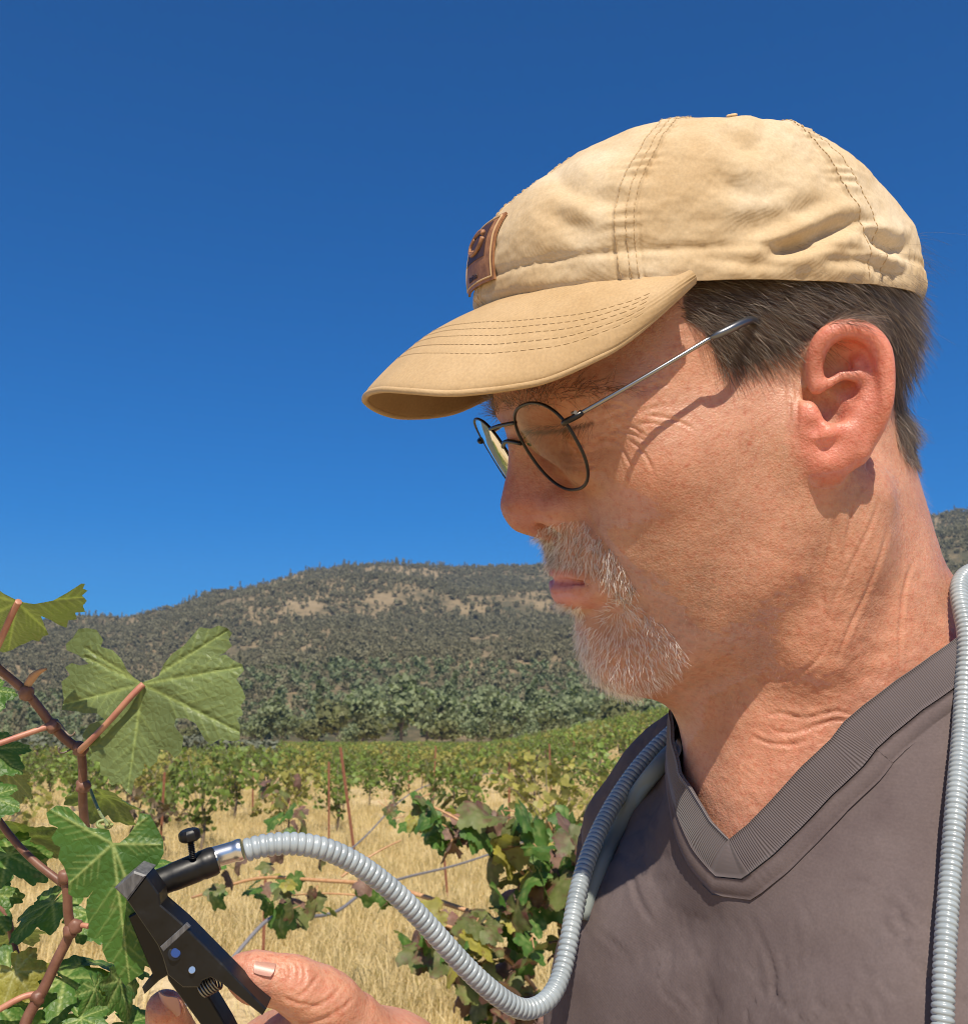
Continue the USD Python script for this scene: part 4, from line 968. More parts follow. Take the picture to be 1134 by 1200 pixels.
v, f = shell(up_, bt_ - bn * 0.02); bp = put('brim', (w_of(from_head(v)), f), 'brim_canvas', cap, smooth=50)
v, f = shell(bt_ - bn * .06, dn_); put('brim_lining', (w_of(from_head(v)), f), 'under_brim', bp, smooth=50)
e_ = brim(np.linspace(-1, 1, 160), np.full(160, .995)); put('edge_binding', tube(w_of(from_head(e_)), .0014, 8), 'brim_canvas', bp, smooth=True)
def bsurf(al, s, off):
    i = np.clip((al + 1) / 2 * 180, 0, 179.99); j = np.clip((s + .06) / 1.06 * 45, 0, 44.99); i0, j0 = i.astype(int), j.astype(int); fi, fj = (i - i0)[:, None], (j - j0)[:, None]
    q = (up_[i0, j0] * (1 - fi) + up_[i0 + 1, j0] * fi) * (1 - fj) + (up_[i0, j0 + 1] * (1 - fi) + up_[i0 + 1, j0 + 1] * fi) * fj
    return q + bn[i0, j0] * off
for c in (.40, .47, .54, .62, .70):
    sw = lambda u, c=c: bsurf(-.93 + 1.86 * u, c + (1 - c) * .0 * u, .12)
    put('brim_stitching', dashes(sw, 235.0, 2.6, .3, .2), 'thread', bp, kind='stuff')

# leather patch on the front panel with its embossed mark
def patch(ph0, ph1, t0, t1, off, thick, n=30, m=24, rnd=0.0):
    P, T = np.meshgrid(np.linspace(ph0, ph1, n), np.linspace(t0, t1, m), indexing='ij')
    base_ = crown(P, T) ; i = np.clip((np.mod(P, 2 * np.pi) / (2 * np.pi) * NPH).astype(int), 0, NPH - 1); j = (T * (NTA - 1)).astype(int); nr = cn[i, j]
    return shell(base_ + nr * (off + thick), base_ + nr * off)
r_ = np.radians
v, f = patch(r_(-14), r_(14), .075, .275, .4, 1.1); pp = put('leather_patch', (w_of(from_head(v)), f), 'leather', cap, smooth=30)
v, f = patch(r_(-9), r_(9), .150, .255, 1.51, .25); put('emblem_ground', (w_of(from_head(v)), f), 'dark_leather', pp, smooth=30)
for k, (c0, c1, sg) in enumerate(((.24, .36, 1), (.25, .35, -1))):
    u = np.linspace(0, 1, 30); an_ = np.pi * (.15 + 1.35 * u) * sg + (0 if sg > 0 else .6)
    pts = crown(r_(7) * np.cos(an_) * (1 - .45 * u), .203 + .040 * np.sin(an_) * (1 - .4 * u)); i = np.zeros(30, int)
    pts = pts + cn[0, 42] * 2.0
    put('emblem_stroke', tube(w_of(from_head(pts)), .0011 * (1 - .6 * u) + .0002, 6), 'leather', pp, smooth=True)
tx = meshkit.text_mesh('carhartt', 3.0, .5, bold=True); tv = np.array(tx.vertices); wd = tv[:, 0].max()
ph_ = -(tv[:, 0] - wd / 2) / 112.0; ta_ = .098 + tv[:, 1] / 200.0
tv2 = crown(ph_, ta_) + cn[(np.mod(ph_, 2 * np.pi) / (2 * np.pi) * NPH).astype(int) % NPH, np.clip((ta_ * (NTA - 1)).astype(int), 0, NTA - 1)] * (1.45 + tv[:, 2:3])
put('lettering', (w_of(from_head(tv2)), np.array(tx.faces)), 'dark_leather', pp)
edge = np.concatenate([np.stack([np.linspace(-12.8, 12.8, 40), np.full(40, .265)], 1), np.stack([np.full(20, 12.8), np.linspace(.265, .086, 20)], 1), np.stack([np.linspace(12.8, -12.8, 40), np.full(40, .086)], 1), np.stack([np.full(20, -12.8), np.linspace(.086, .265, 20)], 1)])
ep = crown(r_(edge[:, 0]), edge[:, 1]) + cn[(np.mod(r_(edge[:, 0]), 2 * np.pi) / (2 * np.pi) * NPH).astype(int) % NPH, (edge[:, 1] * (NTA - 1)).astype(int)] * 1.6
put('patch_stitching', tube(w_of(from_head(ep)), .00035, 6), 'pale_thread', pp, smooth=True)

# ------------------------------------------------------------------ the glasses
simple('dark_metal', (.035, .033, .032), .32, metallic=.85)
simple('steel', (.30, .29, .28), .28, metallic=1.0)
simple('gunmetal', (.16, .16, .165), .34, metallic=.9)
look('lens', {'fr': ('fresnel', {'IOR': 1.22}), 't': ('transparent_bsdf', {'color': (.84, .75, .63)}), 'g': ('glossy_bsdf', {'color': (1, 1, 1), 'roughness': .02}), 'm': ('mix_closure', {})},
     [('fr.fac', 'm.fac'), ('t.BSDF', 'm.closure1'), ('g.BSDF', 'm.closure2')], surface='m.closure')
simple('pad', (.60, .55, .48), .25, transmission_weight=.6)
GPT = math.radians(20)
GF = np.array([math.cos(GPT), 0, -math.sin(GPT)]); GU = np.array([math.sin(GPT), 0, math.cos(GPT)]); GL = np.array([0, 1.0, 0])
LC = hp(641, 526, 36.5) + 1.0 * GF
GO = LC - 36.5 * GL
def gl_(x, y, z): return GO + np.asarray(x)[..., None] * GL + np.asarray(y)[..., None] * GU + np.asarray(z)[..., None] * GF
glasses = thing('eyeglasses', 'thin dark wire glasses with tinted oval lenses, worn low on the nose', 'glasses', w_of(from_head(GO)))
def lens_line(n, sc=1.0):
    t = np.linspace(0, 2 * np.pi, n, endpoint=False); c, s = np.cos(t), np.sin(t)
    x = 22.6 * np.sign(c) * np.abs(c) ** .86; y = 20.5 * np.sign(s) * np.abs(s) ** .86
    x = x * (1 + .07 * np.sin(t)) ; y = y - 1.5 * np.cos(t) * (s < 0)
    return x * sc, y * sc
def wrap(x): return -((np.abs(x)) / 60) ** 2 * 6.0                        # the front bows back a little to the sides
for sg in (1, -1):
    x, y = lens_line(90); X = sg * (36.5 + x)
    rim = put('rim', tube(w_of(from_head(gl_(X, y, wrap(X)))), .00068, 8, closed=True), 'dark_metal', glasses, smooth=True)
    rr = np.linspace(0, 1, 14); xs = sg * (36.5 + np.outer(rr, lens_line(60, .985)[0])); ys = np.outer(rr, lens_line(60, .985)[1])
    bulge = 1.6 * (1 - rr[:, None] ** 2)
    v1 = from_head(gl_(xs, ys, wrap(xs) + bulge)).reshape(-1, 3)
    put('lens', (w_of(v1), grid_faces(14, 60, True)), 'lens', glasses, smooth=True)
    pd = gl_(np.array([sg * 11.0, sg * 9.2, sg * 9.5]), np.array([3.0, -2.0, -8.0]), np.array([-3.0, -6.0, -7.0]))
    put('pad_arm', tube(w_of(from_head(spline(pd, 12))), .0005, 6), 'dark_metal', glasses, smooth=True)
    ic = trimesh.creation.icosphere(2, 1.0); q = ic.vertices * np.array([1.3, 3.4, 6.0]); q = gl_(sg * 9.0 + q[:, 0], -8 + q[:, 2], -7.5 + q[:, 1])
    put('nose_pad', (w_of(from_head(q)), ic.faces), 'pad', glasses, smooth=True)
    hx, hy = sg * 58.5, 7.5
    e0 = gl_(np.array([sg * 59.0, sg * 62.0, sg * 64.5, sg * 65.5]), np.array([8.0, 8.5, 8.5, 8.5]), np.array([-5.0, -5.0, -6.5, -11.0]))
    put('end_piece', tube(w_of(from_head(spline(e0, 14))), .0013, 8), 'dark_metal', glasses, smooth=True)
    q0 = gl_(np.array(sg * 65.5), np.array(8.5), np.array(-10.5))
    tip = hp(870, 378, 79.0); tip = np.array([tip[0], sg * tip[1], tip[2]]); mid = hp(832, 396, 78.0); mid = np.array([mid[0], sg * mid[1], mid[2]])
    arm_l = spline(np.stack([q0, q0 * .55 + mid * .45 + np.array([0, sg * 3.0, 0]), mid]), 30)
    put('temple_arm', tube(w_of(from_head(arm_l)), .00095, 8), 'steel', glasses, smooth=True)
    tl = spline(np.stack([mid, tip, tip + (tip - mid) * .45 - np.array([0, sg * 4.5, 1.0]), tip + (tip - mid) * .9 - np.array([0, sg * 11.0, 5.0])]), 26)
    put('temple_tip', tube(w_of(from_head(tl)), np.interp(np.linspace(0, 1, 26), [0, .08, .6, 1], [.0010, .0016, .0017, .0012]), 10), 'gunmetal', glasses, smooth=True)
    s0 = gl_(np.array([sg * 63.5, sg * 66.5]), np.array([10.0, 10.0]), np.array([-8.5, -8.5])); put('hinge_screw', tube(w_of(from_head(s0)), .0008, 8), 'steel', glasses)
bx = np.linspace(-13, 13, 16); put('bridge', tube(w_of(from_head(gl_(bx, 4.5 + 3.2 * np.cos(bx / 13 * 1.4), 1.5 - (bx / 13) ** 2 * 1.2))), .0010, 8), 'dark_metal', glasses, smooth=True)
bx = np.linspace(-19, 19, 16); put('brow_bar', tube(w_of(from_head(gl_(bx, 14.5 + .8 * np.cos(bx / 19 * 1.5), .8 - (bx / 19) ** 2 * 1.2))), .0009, 8), 'dark_metal', glasses, smooth=True)
# ------------------------------------------------------------------ the shirt
cloth_look('shirt_cloth', (.115, .089, .086), (.142, .112, .108), (.094, .071, .070), weave=6500.0, bump=.12, rough=.95, stain=20.0, sheen=.25)
look('rib_cloth', {'a': ('attribute', {'attribute': 'rib'}), 's': ('math', {'math_type': 'sine'}), 'b': ('bump', {'strength': .45, 'distance': .0005}),
     'p': ('principled_bsdf', {'base_color': (.105, .086, .086), 'roughness': .95, 'specular_ior_level': .1, 'sheen_weight': .2})}, [('a.fac', 's.value1'), ('s.value', 'b.height'), ('b.normal', 'p.normal')])
simple('shirt_thread', (.07, .056, .056), .95)
FS = -138
shirt = Field(); E, C, CH = shirt.ell, shirt.cap, shirt.chain
E('t', (14, 5, -190), (137, 99, 205), 20, local=False)
E('t', (0, 0, -95), (144, 72, 64), 30, local=False)
E('t', (18, 8, -330), (130, 98, 200), 40, local=False)
E('ta', (62, 68, -168), (68, 40, 74), 34)
C('t', (60, -15, -52), (146, -12, -88), 45, 54, 30); C('t', (-55, -15, -56), (FS, -12, -98), 45, 47, 30)
C('t', (0, -25, 30), (120, -22, -58), 42, 39, 25); C('t', (0, -25, 30), (-104, -20, -60), 42, 42, 25)
CH('ta', [(8, 62, -46), (45, 50, -40), (90, 10, -50)], [10, 10, 10], 18)
C('t', (150, -12, -95), to_torso((228., 404, -330)), 56, 50, 20); C('t', (FS + 2, -14, -104), (FS - 2, 0, -330), 45, 46, 12)
shirt0 = Field(); shirt0.ops = list(shirt.ops)
C('h', (-22, 0, -20), (-32, 4, -150), 58, 61, 30)
C('h', (-10, 0, -60), (22, 18, -190), 46, 41, 25)
near_edge = [(856, 988), (880, 968), (905, 941), (940, 901), (975, 868), (990, 848), (1012, 829), (1050, 800), (1090, 772), (1124, 748)]
E_OFF = 3.5
ne = march(shirt, near_edge, E_OFF); net = to_torso(ne)
ang = np.arctan2(net[:, 0], net[:, 1]); 
def ring(ang_, w_):
    """neckline height by direction round the neck: the seen edge, closed round the back"""
    a = np.r_[ang_, 2.3, np.pi]; w = np.r_[w_, w_[-1] + 10, w_[-1] + 14]
    return a, w
NA, NW = ring(ang - ang[0], net[:, 2]); A0 = ang[0]
def neck_w(a):
    d = np.abs(np.angle(np.exp(1j * (np.asarray(a) - A0))))
    return np.interp(d, NA, NW)
sv, sf = surface(lambda q: shirt(q) - E_OFF, (-70., 320, -440), (400., 740, 60), 2.3)
sv = laplacian(sv, sf, 6)
sn = vnormals(sv, sf); spx = pix(sv); stt = to_torso(sv); sfac = -(sn * sv).sum(1) / np.linalg.norm(sv, axis=1)
def sfold(lines, sig, dep, ridge=.5):
    out = np.zeros(len(sv))
    for ln in lines:
        d, a = seg_dist(spx, spline(np.asarray(ln, float), 24) if len(ln) > 2 else np.asarray(ln, float)); d = d * sv[:, 1] / FP
        out += (sfac > -.1) * np.clip(np.minimum(a, 1 - a) / .25, 0, 1) * dep * (-np.exp(-(d / sig) ** 2) + ridge * np.exp(-((d - 2 * sig) / (1.3 * sig)) ** 2))
    return out
sd = (meshkit.fbm(sv / 70.0, 2, 71) - .5) * 9 + (meshkit.fbm(sv / 26.0, 2, 72) - .5) * 2.0
rg = np.abs(meshkit.fbm(sv / 18.0, 3, 73) - .5); sd -= .9 * np.exp(-(rg / .035) ** 2) * np.clip(meshkit.fbm(sv / 40., 2, 77) * 3 - 1.2, 0, 1)
rg = np.abs(meshkit.fbm(sv / 11.0 + 9, 2, 74) - .5); sd -= .42 * np.exp(-(rg / .05) ** 2) * np.clip(meshkit.fbm(sv / 30., 2, 78) * 3 - 1.2, 0, 1)
sd += sfold([[(740, 1010), (742, 1040), (752, 1065), (765, 1085)], [(870, 1060), (895, 1110), (905, 1160), (890, 1200)], [(1050, 1070), (1060, 1100), (1045, 1130)]], 1.3, .8, .4)
rs2 = np.random.default_rng(55); sh_ = []
for _ in range(46):
    c = np.array([rs2.uniform(700, 1110), rs2.uniform(900, 1190)]); a = rs2.normal(1.2, .6); L = rs2.uniform(12, 55); d_ = np.array([np.cos(a), np.sin(a)]) * L / 2; b_ = rs2.normal(0, 5, 2)
    sh_.append([tuple(c - d_), tuple(c + b_), tuple(c + d_)])
sd += sfold(sh_, 1.25, .42, .6)
sd += sfold([[(690, 1150), (760, 1110), (850, 1060)], [(1040, 880), (1000, 970), (960, 1080)], [(1080, 960), (1030, 1060), (980, 1160)], [(880, 1200), (930, 1130), (990, 1090)]], 9.0, 1.5, .5)
sd += sfold([[(690, 985), (720, 940), (765, 885), (810, 845)], [(716, 985), (742, 935), (790, 880), (822, 850)], [(735, 990), (765, 940), (800, 890)], [(655, 1075), (668, 1010), (690, 960)]], 5.0, 3.4, .6)
nb_d = np.full(len(sv), 1e9)
for k_ in range(0, len(ne) - 1): nb_d = np.minimum(nb_d, np.linalg.norm(sv - ne[k_], axis=1))
sd = sd * np.clip((nb_d - 18) / 40, .12, 1)
sv_flat = sv.copy(); sv = sv + sn * sd[:, None]
# collar band: from the skin edge down over the shirt
n = 420
dd = np.sign(np.linspace(-1, 1, n)) * np.abs(np.linspace(-1, 1, n)) ** 1.25 * np.pi
aa = A0 + dd; ww = neck_w(aa)
def on_shirt(a, w, level):
    """the point of the shirt's surface in direction a, height w in the torso's frame"""
    d = np.stack([np.sin(a), np.cos(a)], 1); r0, r1 = np.full(len(a), 25.0), np.full(len(a), 200.0)
    for _ in range(34):
        r = (r0 + r1) / 2; q = from_torso(np.c_[d * r[:, None], w]); inside = shirt(q) < level
        r0, r1 = np.where(inside, r, r0), np.where(inside, r1, r)
    return from_torso(np.c_[d * r0[:, None], w])
inner = on_shirt(aa, ww, E_OFF - .5)
inner = laplacian(np.vstack([inner]), np.array([[0, 1, 2]]), 0)
gi = np.stack([(shirt(inner + np.eye(3)[k]) - shirt(inner - np.eye(3)[k])) / 2 for k in range(3)], 1); gi /= np.linalg.norm(gi, axis=1, keepdims=True)
tg = np.gradient(inner, axis=0); tg /= np.linalg.norm(tg, axis=1, keepdims=True) + 1e-9
outd = np.cross(gi, tg); outd /= np.linalg.norm(outd, axis=1, keepdims=True) + 1e-9
if (outd @ UW)[np.abs(dd) < .5].mean() > 0: outd = -outd
# smooth the direction but let it turn at the point of the V
L1 = np.r_[0, np.cumsum(np.linalg.norm(np.diff(inner, axis=0), axis=1))]
def band(u0, u1, lv0, lv1, m, thick):
    rows = []
    for u, lv in zip(np.linspace(u0, u1, m), np.linspace(lv0, lv1, m)):
        p = inner + outd * u
        k = np.abs(dd) < .35; 
        p = project(lambda q: shirt(q), p, 3, E_OFF + lv)
        rows.append(p)
    top = np.stack(rows, 1)
    return top
# opening for the neck: everything inside the collar band, which hides its edge
it = to_torso(from_torso(to_torso(inner + outd * 11.0))); ia_ = np.angle(np.exp(1j * (np.arctan2(it[:, 0], it[:, 1]) - A0))); o_ = np.argsort(ia_)
ta = np.angle(np.exp(1j * (np.arctan2(stt[:, 0], stt[:, 1]) - A0))); rr = np.hypot(stt[:, 0], stt[:, 1])
hole = (rr < np.interp(ta, ia_[o_], np.hypot(it[:, 0], it[:, 1])[o_])) & (stt[:, 2] > np.interp(ta, ia_[o_], it[o_, 2]) - 12)
hole |= (shirt0(sv_flat) > E_OFF + 7) & (sv_flat[:, 2] > -260)
keep = ~hole[sf].all(1)
shirt_p = put('t_shirt', (w_of(sv), sf[keep]), 'shirt_cloth', person, smooth=True, label='faded charcoal V-neck T-shirt')
half = n // 2
def clean(top):
    """keeps each side of the V on its own side of the middle so that the band mitres at the point"""
    ax = from_torso((0, 0, 0)); t = to_torso(top.reshape(-1, 3)).reshape(top.shape)
    a_ = np.arctan2(t[..., 0], t[..., 1]) - A0; a_ = np.angle(np.exp(1j * a_))
    s = np.sign(np.arange(n) - half + .5)[:, None]
    bad = (a_ * s < 0) & (np.abs(dd)[:, None] < .8)
    r_ = np.hypot(t[..., 0], t[..., 1]); t[..., 0] = np.where(bad, r_ * np.sin(A0), t[..., 0]); t[..., 1] = np.where(bad, r_ * np.cos(A0), t[..., 1])
    return from_torso(t.reshape(-1, 3)).reshape(top.shape)
mm = 9
top = clean(band(-1.0, 15.5, 1.6, 2.0, mm, 1.2)); wav = (meshkit.fbm(np.c_[L1 / 14, np.zeros((n, 2))], 2, 81) - .5) * 2.0
nb = gi[:, None] * np.ones((1, mm, 1))
farw = (np.sin(dd) < 0)[:, None] * (np.abs(dd) < 1.6)[:, None]
top = top + nb * (wav[:, None] * np.linspace(1, .1, mm)[None] * (.35 + 1.2 * farw))[..., None] + nb * (.9 * np.sin(np.linspace(0, np.pi, mm)))[None, :, None]
v, f = shell(top, top - nb * 1.6); rib = np.tile((L1 / .95 * 2 * np.pi)[:, None], (1, mm)).ravel()
vv = w_of(v)
collar = put('collar', (vv, f), 'rib_cloth', shirt_p, smooth=True, prim={'rib': np.r_[rib, rib]})
top2 = clean(band(16.0, 24.5, 1.8, .7, 6, 1.0)); pk = np.sin(L1 / 3.1 * 2 * np.pi + 2 * np.sin(L1 / 9)) * .12
nb2 = gi[:, None] * np.ones((1, 6, 1))
top2 = top2 + nb2 * (.9 * np.sin(np.linspace(0, np.pi, 6)))[None, :, None] + nb2 * (pk[:, None] * np.sin(np.linspace(0, np.pi, 6))[None])[..., None]
v, f = shell(top2, top2 - nb2 * 1.8); put('collar_seam', (w_of(v), f), 'shirt_cloth', shirt_p, smooth=True)
# ------------------------------------------------------------------ the grey hose
look('hose_plastic', {'tc': ('texture_coordinate', {}), 'n': ('noise_texture', {'scale': 60.0, 'detail': 4.0}), 'r': ('rgb_ramp', {'ramp': [(.3, (.215, .245, .26)), (.55, (.275, .31, .325)), (.72, (.31, .345, .36))]}), 'p': ('principled_bsdf', {'roughness': .30, 'specular_ior_level': .55, 'coat_weight': .15, 'coat_roughness': .2})},
     [('tc.object', 'n.vector'), ('n.fac', 'r.fac'), ('r.color', 'p.base_color')])
simple('aluminium', (.62, .62, .62), .30, metallic=1.0)
simple('strap_webbing', (.20, .23, .22), .8)
def over(pxs, lv): return march(lambda q: shirt0(q), pxs, E_OFF + lv)
h1 = [cp(288, 997, 430), cp(330, 989, 433), cp(372, 993, 438), cp(415, 1011, 445), cp(460, 1044, 452), cp(505, 1089, 459), cp(550, 1138, 466), cp(590, 1172, 474), cp(620, 1183, 484), cp(643, 1170, 494)]
def before(pxs, want, gap):
    """points at wanted depths, brought forward where the shirt is nearer"""
    out = []
    for (a, b), d in zip(pxs, want):
        q = march(lambda q: shirt0(q), [(a, b)], E_OFF + gap)[0]
        out.append(cp(a, b, d) if np.isnan(q[1]) else cp(a, b, min(d, q[1])))
    return out
h2 = before([(658, 1140), (667, 1100), (674, 1060), (684, 1020), (704, 970), (733, 920)], [506, 516, 528, 542, 562, 582], 9.0) + [cp(766, 879, 596), cp(799, 848, 606)]
h3 = [from_torso(p) for p in ((-80, -34, 16), (-62, -72, 34), (-25, -90, 42), (25, -88, 42), (66, -62, 46))]
h4 = list(over([(1124, 690)], 19.0)) + list(over([(1132, 740)], 15.0)) + list(over([(1131, 790)], 10.0)) + list(over([(1129, 830), (1122, 920), (1113, 1030), (1106, 1140), (1104, 1230), (1103, 1330)], 7.0))
print([np.round(pix(p)) for p in h3], [round(float(p[1])) for p in h2])
# ------------------------------------------------------------------ hose, cable and leaf clip
def conduit(path, r, pitch, depth, sides=20, flat=.55):
    """corrugated hose: close rounded rings along the path (millimetres)"""
    L = np.r_[0, np.cumsum(np.linalg.norm(np.diff(path, axis=0), axis=1))]; n = int(L[-1] / pitch * 8)
    s = np.linspace(0, L[-1], n); p = np.stack([np.interp(s, L, path[:, k]) for k in range(3)], 1)
    ph = (np.cumsum(1 / np.interp(s / L[-1], [0, .35, 1], [pitch, pitch * .95, pitch * .74])) * (s[1] - s[0])) % 1.0
    rr = np.interp(s / L[-1], [0, .25, .6, 1], [r, r, r * .96, r * .88]) - depth * np.abs(np.cos(np.pi * ph)) ** 7
    return tube(w_of(p), rr / 1000.0, sides)
hose = thing('corrugated_hose', 'pale grey corrugated hose from the clip round the neck of the man', 'hose', w_of(h1[0]))
hp_all = np.vstack([np.array(h1), np.array(h2)[:], np.array(h3), np.array(h4)])
pth = spline(hp_all, 1600)
put('hose_tube', conduit(pth, 4.5, 2.9, .7), 'hose_plastic', hose, smooth=True)
a0, a1 = cp(249, 1005.5, 428), cp(284, 995.5, 429.5)
fr = np.linspace(0, 1, 14); ax_ = a0 + (a1 - a0) * fr[:, None]
fer = put('ferrule', tube(w_of(ax_), np.array([3.8, 4.0, 4.0, 4.0, 4.0, 4.0, 4.0, 4.0, 4.0, 4.0, 4.05, 4.3, 4.3, 4.0]) / 1000, 28), 'aluminium', hose, smooth=40)
strap = thing('cable', 'plain dull grey cable lying beside the hose over the far shoulder', 'cable', w_of(h2[3]))
sp = list(over([(680, 1076), (687, 1055), (695, 1034), (706, 1008), (722, 975), (742, 938), (766, 905)], 3.2)) + [cp(797, 872, 588), cp(823, 852, 598)] + [from_torso(p) for p in ((-72, -30, 18), (-54, -66, 36), (-20, -78, 42))]
put('cable_sheath', tube(w_of(spline(sp, 80)), np.full(80, .0044), 14), 'strap_webbing', strap, smooth=True)

look('black_plastic', {'tc': ('texture_coordinate', {}), 'n': ('noise_texture', {'scale': 120.0, 'detail': 6.0, 'roughness': .7}), 'r': ('rgb_ramp', {'ramp': [(.35, (.0035, .0035, .004)), (.62, (.007, .007, .0075)), (.78, (.020, .020, .021))]}), 'rr': ('map_range', {'from_min': .3, 'from_max': .7, 'to_min': .30, 'to_max': .55}),
     'b': ('bump', {'strength': .12, 'distance': .0004}), 'p': ('principled_bsdf', {'specular_ior_level': .32})}, [('tc.object', 'n.vector'), ('n.fac', 'r.fac'), ('r.color', 'p.base_color'), ('n.fac', 'rr.value'), ('rr.result', 'p.roughness'), ('n.fac', 'b.height'), ('b.normal', 'p.normal')])
look('worn_plastic', {'tc': ('texture_coordinate', {}), 'mp': ('mapping', {'scale': (900.0, 900.0, 40.0)}), 'n': ('noise_texture', {'scale': 1.0, 'detail': 5.0}), 'r': ('rgb_ramp', {'ramp': [(.3, (.045, .045, .05)), (.7, (.12, .12, .125))]}), 'p': ('principled_bsdf', {'roughness': .5})}, [('tc.object', 'mp.vector'), ('mp.vector', 'n.vector'), ('n.fac', 'r.fac'), ('r.color', 'p.base_color')])
simple('spring_steel', (.20, .20, .20), .3, metallic=1.0)
simple('blue_plastic', (.02, .045, .16), .3)
def miter(poly, d):
    """the polygon moved inwards by d (counter-clockwise)"""
    p = np.asarray(poly, float); e = np.roll(p, -1, 0) - p; e /= np.linalg.norm(e, axis=1, keepdims=True); nrm = np.stack([-e[:, 1], e[:, 0]], 1); n0 = np.roll(nrm, 1, 0)
    b = nrm + n0; k = d / np.maximum((b * nrm).sum(1), .35)
    return p + b * k[:, None]
def plate(px, d0, d1, ch=.6, scale_d=None):
    """a flat piece cut to an outline of the picture, from depth d0 to d1, with chamfered edges"""
    import mapbox_earcut as me
    sd = scale_d or d0
    P = np.array([[(a - CX) / FP * sd, (CY - b) / FP * sd] for a, b in px])
    A = .5 * (P[:, 0] * np.roll(P[:, 1], -1) - P[:, 1] * np.roll(P[:, 0], -1)).sum()
    if A < 0: P = P[::-1]
    I = miter(P, ch); n = len(P)
    ring = [np.c_[I[:, 0], np.full(n, d0), I[:, 1]], np.c_[P[:, 0], np.full(n, d0 + ch), P[:, 1]], np.c_[P[:, 0], np.full(n, d1 - ch), P[:, 1]], np.c_[I[:, 0], np.full(n, d1), I[:, 1]]]
    v = np.vstack(ring); t = me.triangulate_float64(I, np.array([n], np.uint32)).reshape(-1, 3).astype(int)
    t_area = np.cross(I[t[:, 1]] - I[t[:, 0]], I[t[:, 2]] - I[t[:, 0]]); t = np.where((t_area < 0)[:, None], t[:, ::-1], t)
    f = [t, t[:, ::-1] + 3 * n]; i = np.arange(n); j = (i + 1) % n
    for k in range(3): f += [np.stack([k * n + i, k * n + j, (k + 1) * n + j], 1)[:, ::-1], np.stack([k * n + i, (k + 1) * n + j, (k + 1) * n + i], 1)[:, ::-1]]
    return w_of(v), np.vstack(f)
clip = thing('leaf_clip', 'black spring clip clamped on a vine leaf and held in the hand', 'clip', wp(225, 1137, .405))
right_px = [(171, 1027), (186, 1048), (188, 1061), (214, 1083.5), (264, 1134), (312, 1183), (307, 1191), (258, 1152), (246, 1146), (237, 1150), (232, 1158), (214, 1158), (196, 1143), (190, 1122), (184, 1108), (148.5, 1056)]
up_arm = put('upper_arm', plate(right_px, 399, 409, .5), 'black_plastic', clip)
put('jaw_block', plate([(133.5, 1041), (156.5, 1021.5), (171, 1026.5), (149, 1056)], 398.2, 411, .6), 'worn_plastic', up_arm)
lo_px = [(190, 1121), (205, 1105), (222, 1115), (240, 1142), (243, 1166), (266, 1204), (275, 1222), (250, 1222), (210, 1168), (197, 1150)]
lo_arm = put('lower_arm', plate(lo_px, 410.5, 421, .5), 'black_plastic', clip)
put('lower_jaw', plate([(196, 1104), (206, 1120), (199, 1142), (186, 1150), (169, 1166), (166, 1158), (178, 1142), (150, 1075), (163, 1068)], 411, 421, .5), 'black_plastic', lo_arm)
c0_, c1_ = cp(163, 1044, 413), cp(253, 1008, 423.5); u = np.linspace(0, 1, 24)
rad_ = np.interp(u, [0, .03, .42, .44, .74, .76, .79, .80, .985, 1], [4.6, 5.0, 5.0, 5.25, 5.35, 5.15, 5.15, 5.5, 5.5, 5.1])
axis = c0_ + (c1_ - c0_) * u[:, None]; v, f = tube(w_of(axis), rad_ / 1000, 30); put('barrel', (v, f), 'black_plastic', up_arm, smooth=35)
put('barrel_bore', tube(w_of(np.stack([cp(252, 1008, 423.3), cp(254.2, 1007, 423.6)])), .0045, 24), 'spring_steel', up_arm)
s0, s1 = cp(226, 1006, 417), cp(223, 985, 417); sc_n = 60; uu = np.linspace(0, 1, sc_n)
put('screw_stem', tube(w_of(s0 + (s1 - s0) * uu[:, None]), (1.15 + .22 * np.sin(uu * 2 * np.pi * 10)) / 1000, 12), 'black_plastic', clip, smooth=True)
hv0, hv1 = cp(223.3, 986, 417), cp(221, 972.5, 417); k_ = 24; an2 = np.linspace(0, 2 * np.pi, k_, endpoint=False)
hu = np.linspace(0, 1, 7); hr = np.array([2.6, 3.7, 3.9, 3.9, 3.9, 3.7, 2.9]); hd = (hv1 - hv0) / np.linalg.norm(hv1 - hv0); hx1 = np.cross(hd, [0, 1, 0]); hx1 /= np.linalg.norm(hx1); hx2 = np.cross(hd, hx1)
kn = 1 + .05 * np.sign(np.sin(an2 * 9)); rows = hv0 + (hv1 - hv0) * hu[:, None, None] + (hr[:, None] * kn[None])[..., None] * (np.cos(an2)[None, :, None] * hx1 + np.sin(an2)[None, :, None] * hx2)
vv_ = np.vstack([rows.reshape(-1, 3), hv0[None], hv1[None]]); g = grid_faces(7, k_, True); q = np.arange(k_)
put('screw_head', (w_of(vv_), np.vstack([g, np.stack([np.full(k_, 7 * k_), q, (q + 1) % k_], 1), np.stack([np.full(k_, 7 * k_ + 1), 6 * k_ + (q + 1) % k_, 6 * k_ + q], 1)])), 'black_plastic', clip, smooth=35)
def disc(px, py, d, r, th, n=28): return tube(w_of(np.stack([cp(px, py, d + th), cp(px, py, d + .25), cp(px, py, d)])), np.array([r, r, r * .86]) / 1000, n)
put('pivot_pin', disc(225, 1137, 398.3, 1.35, 8), 'aluminium', clip, smooth=40)
put('socket', disc(205, 1118, 398.75, 2.6, 4), 'black_plastic', clip, smooth=40); put('blue_lens', disc(206, 1117, 398.45, 1.75, 3), 'blue_plastic', clip, smooth=40)
